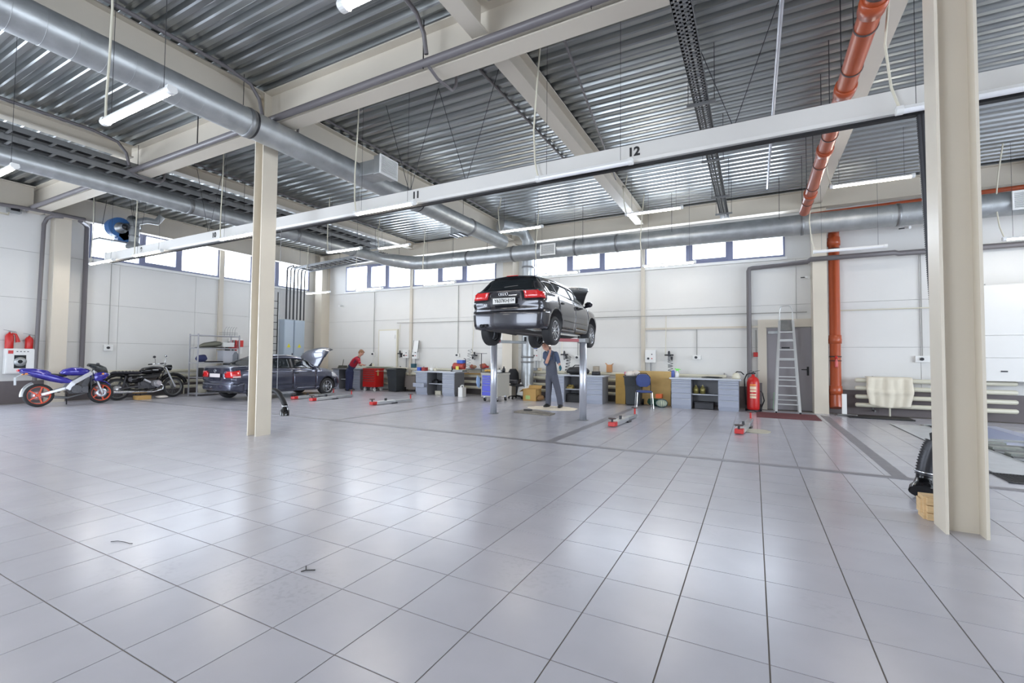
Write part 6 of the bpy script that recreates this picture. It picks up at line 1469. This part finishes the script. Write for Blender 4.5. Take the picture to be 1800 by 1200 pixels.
def head(e, c, face, up, m_hair, s=1.0):
    c = Vector(c); f = Vector(face).normalized(); u = Vector(up); u = (u-f*u.dot(f)).normalized(); r = f.cross(u); R = Matrix((r, f, u)).transposed()
    def X(mb): mb.v = [tuple(c+R@(Vector(v)*s)) for v in mb.v]; return mb
    h = MB(); h.loft([((0, .035, -.135), .03, .025), ((0, .025, -.115), .052, .052), ((0, .012, -.07), .068, .078), ((0, .005, -.01), .075, .092), ((0, -.002, .04), .078, .098), ((0, -.005, .085), .066, .085), ((0, -.005, .115), .035, .05)], n=18)
    for q in range(len(h.v)): pass
    hd = X(h).build('head', m_skin, e)
    # loft uses x=sideways, y=up of path: path runs along z here so a->x, b->y
    X(MB().loft([((0, .088, .012), .008, .006), ((0, .100, -.012), .012, .014), ((0, .108, -.030), .014, .010), ((0, .09, -.042), .010, .006)], n=8)).build('nose', m_skin, hd)
    for s_ in (-1, 1):
        X(MB().sph((s_*.032, .082, .012), (.012, .008, .008), 10, 6)).build('eye', m_white, hd); X(MB().sph((s_*.032, .089, .012), .0045, 8, 6)).build('pupil', m_black, hd)
        X(MB().loft([((s_*.016, .092, .030), .006, .003), ((s_*.032, .094, .034), .006, .004), ((s_*.05, .084, .028), .005, .003)], n=6)).build('eyebrow', m_hair, hd)
        X(MB().sph((s_*.080, .0, -.005), (.010, .020, .032), 10, 8)).build('ear', m_skin, hd)
    X(MB().loft([((-.024, .086, -.070), .004, .003), ((0, .094, -.068), .006, .006), ((.024, .086, -.070), .004, .003)], n=8)).build('mouth', mat('lips', (176, 104, 96), .5), hd)
    hr = MB(); hr.sph((0, -.012, .045), (.086, .102, .088), 20, 12); hr.sph((0, -.045, .0), (.082, .07, .085), 18, 10); hr.loft([((-.05, .07, .085), .02, .014), ((0, .085, .09), .03, .018), ((.05, .07, .085), .02, .014)], n=8)
    X(hr).build('hair', m_hair, hd)
def fig(name, parts, m, parent, vox=.013, smooth=4):
    """lofted limbs and trunk fused into one continuous skin"""
    mb = MB()
    for p in parts:
        mb.loft(p, n=16, ex=2)
        for q in (p[0], p[-1]): mb.sph(q[0], (min(q[1], q[2])*.96,)*3, 12, 8)
    o = bpy.data.objects.new('tmp', mb.mesh('tmp')); C.objects.link(o)
    r = o.modifiers.new('r', 'REMESH'); r.mode = 'VOXEL'; r.voxel_size = vox; k = o.modifiers.new('s', 'SMOOTH'); k.iterations = smooth; k.factor = .5
    dg = bpy.context.evaluated_depsgraph_get(); me = bpy.data.meshes.new_from_object(o.evaluated_get(dg)); bpy.data.objects.remove(o)
    me.polygons.foreach_set('use_smooth', [True]*len(me.polygons)); me.materials.clear(); me.materials.append(m)
    o = bpy.data.objects.new(name, me); C.objects.link(o); o.parent = parent; return o
# mechanic beneath the car
e = thing('person', 'mechanic in blue-grey dungarees standing under the raised hatchback looking up with a lamp', 'person', (0, 0, 0))
Ym = 12.15
def S(px, py, a, b=None, dy=0): q = wy(px, py, Ym+dy); return (q, a, b or a)
m_over = mat('overall_grey', (84, 86, 98), .85, bump=.5, bscale=10, noise=.08); m_shirtb = mat('shirt_blue_grey', (86, 98, 124), .85, bump=.5, bscale=12, noise=.08); m_gl = mat('glove_teal', (28, 104, 120), .5)
lw = lambda px, py, a, b=None: S(px, py, a, b)
fig('dungarees', [[S(969.8, 661, .155, .12), S(969.8, 656, .172, .13), S(969.3, 648, .165, .122), S(968.8, 640, .152, .118), S(968.3, 632, .135, .12, -.015), S(968, 627, .10, .10, -.035)],
   [S(965.3, 660, .10, .115), S(964.8, 670, .098, .11), S(964.6, 684, .088, .095, -.02), S(963.8, 698, .083, .085, .01), S(963.4, 709.5, .080, .085, .02)],
   [S(974.6, 660, .10, .115), S(976.5, 670, .098, .11), S(980.2, 684, .088, .095, -.03), S(983.2, 698, .083, .085, 0), S(984.8, 710.5, .080, .085, .01)]], m_over, e)
fig('shirt', [[S(968.6, 642, .14, .10), S(968.3, 633, .158, .112), S(967.8, 625, .170, .112), S(967, 620, .150, .095), S(966, 617, .075, .07)],
   [S(958.5, 621, .072), S(957.8, 629, .068, None, -.03), S(958.8, 636, .063, None, -.09), S(960.5, 639.5, .058, None, -.15)],
   [S(977, 621.5, .072), S(980, 630, .066, None, .0), S(982, 637.5, .055, None, -.03)]], m_shirtb, e)
w1, w2 = wy(967.2, 617.5, Ym-.30), wy(984.2, 642.5, Ym-.05)
fig('body', [[S(966.8, 624, .05), S(964.8, 617, .055), S(961.8, 612.5, .055)], [S(960.4, 638.5, .046, None, -.15), S(963.5, 630, .044, None, -.23), (w1, .03, .026)],
   [S(981.5, 635, .042, None, -.02), S(983, 639.5, .038, None, -.04), (w2, .028, .026)]], m_skin, e, .009, 3)
hc = wy(958.8, 609.2, Ym-.03); head(e, hc, (-.12, -1, .30), (-.55, .15, .8), mat('hair_brown', (50, 40, 36), .8))
hand(e, w1, (0, -.1, 1), (-1, 0, 0), m_skin); hand(e, w2, (.35, -.1, -1), (-.3, -1, 0), m_gl, 'gloved_hand')
for px, py, s in ((963.2, 712, -1), (985, 713, 1)):
    a = wy(px, py, Ym); MB().loft([((a.x, a.y+.11, .05), .04, .04), ((a.x, a.y+.02, .065), .055, .06), ((a.x+s*.02, a.y-.10, .045), .056, .04), ((a.x+s*.03, a.y-.18, .03), .04, .024)], ex=2.6).build('shoe', m_black, e)
for s in (-1, 1): MB().tube([wy(968+s*4, 632, Ym-.125), wy(967.6+s*5, 626, Ym-.125), wy(967+s*6, 619.5, Ym-.07), wy(967+s*6, 618.6, Ym+.0), wy(967.4+s*5.4, 621, Ym+.08), wy(968+s*3, 634, Ym+.12)], .016, 8).build('strap', m_over, e)
MB().box(0, .11, 0, .012, 0, .10).build('chest_pocket', m_shirtb, e, 0, None, wy(964.5, 633, Ym-.145))
q = w1+Vector((0, -.03, .10)); e2 = thing('inspection_lamp', 'small bright lamp held up in the mechanic\'s bare hand', 'lamp', q)
MB().cyl((0, 0, -.05), (0, 0, .06), .016).build('lamp_body', m_dark, e2); MB().cyl((0, 0, .06), (0, 0, .085), .022).build('lamp_head', emat('lamp_glow', (255, 244, 220), 6), e2)
# man bending over the bench
e = thing('person', 'man in red shirt and navy dungarees bending over the far left bench', 'person', (0, 0, 0)); Ym = 13.42
m_navy = mat('overall_navy', (50, 56, 88), .85, bump=.5, bscale=10, noise=.07); m_rs = mat('shirt_red', (172, 34, 54), .85, bump=.4, bscale=12, noise=.07)
fig('dungarees', [[S(614.2, 655, .14, .12), S(615, 650, .16, .14), S(618, 644.5, .165, .135), S(621.2, 639.5, .15, .12)],
   [S(612, 653, .11, .11, -.06), S(611.8, 664, .095, .10, -.07), S(611, 675, .085, .085, -.08), S(610.6, 683.5, .08, .08, -.08)],
   [S(617, 653, .11, .11, .08), S(616.8, 664, .095, .10, .09), S(616, 675, .085, .085, .08), S(615.4, 683.5, .08, .08, .08)]], m_navy, e)
fig('shirt', [[S(618.5, 644, .15, .12), S(621.5, 639, .165, .13), S(625.5, 633, .175, .125), S(628.5, 629.5, .14, .09), S(630.5, 627.5, .07, .06)],
   [S(628, 631, .075, .075, -.13), S(631, 633.5, .068, .068, -.20), S(632, 637, .06, .06, -.21)], [S(628, 631, .075, .075, .14), S(630.5, 634, .065, .065, .2), S(631, 637, .06, .06, .22)]], m_rs, e)
w1, w2 = wy(637, 640.5, Ym+.16), wy(636, 640, Ym+.34)
fig('body', [[S(629.5, 628.5, .055), S(631.5, 626, .055), S(633, 623, .055)], [S(631.9, 636, .045, None, -.21), S(632, 641, .042, None, -.14), S(634.5, 642, .036, None, .0), (w1, .028, .026)],
   [S(631, 636, .045, None, .22), S(631.5, 640.5, .04, None, .26), (w2, .028, .026)]], m_skin, e, .009, 3)
head(e, wy(634.8, 619.8, Ym+.03), (.8, .45, -.62), (.35, .1, .9), mat('hair_light_brown', (150, 112, 84), .8))
hand(e, w1, (.6, .4, -.25), (-.3, 1, 0), m_skin); hand(e, w2, (.6, .4, -.25), (.3, -1, 0), m_skin)
for px, dy in ((610.5, -.08), (615.3, .08)):
    a = wy(px, 684, Ym+dy); MB().loft([((a.x-.03, a.y-.08, .05), .04, .04), ((a.x, a.y, .065), .055, .055), ((a.x+.08, a.y+.06, .045), .055, .038), ((a.x+.15, a.y+.11, .03), .035, .022)], ex=2.6).build('shoe', m_black, e)
MB().tube([wy(622, 638, Ym-.15), wy(626, 631.5, Ym-.17), wy(630, 627.5, Ym-.07), wy(629, 626, Ym+.0)], .018, 8).build('strap', m_navy, e)
# small litter on the floor
for n, (px, py, lb) in enumerate(((205, 957, 'thin bent wire lying on the tiles at the lower left'), (538, 1003, 'dark forked scrap lying on the tiles in the foreground'))):
    q = fl(px, py)
    if n == 0: mb = MB().tube([(-.09, 0, 0), (-.06, .03, 0), (0, .045, 0), (.07, .05, 0), (.09, .06, 0)], .0025, 5)
    else: mb = MB().tube([(-.05, .04, 0), (0, 0, 0), (.05, .03, 0)], .004, 5).tube([(0, 0, 0), (-.01, -.03, 0)], .004, 5)
    tag(mb.build('wire_scrap', m_under, None, 0, None, (q.x, q.y, .005)), lb, 'scrap')
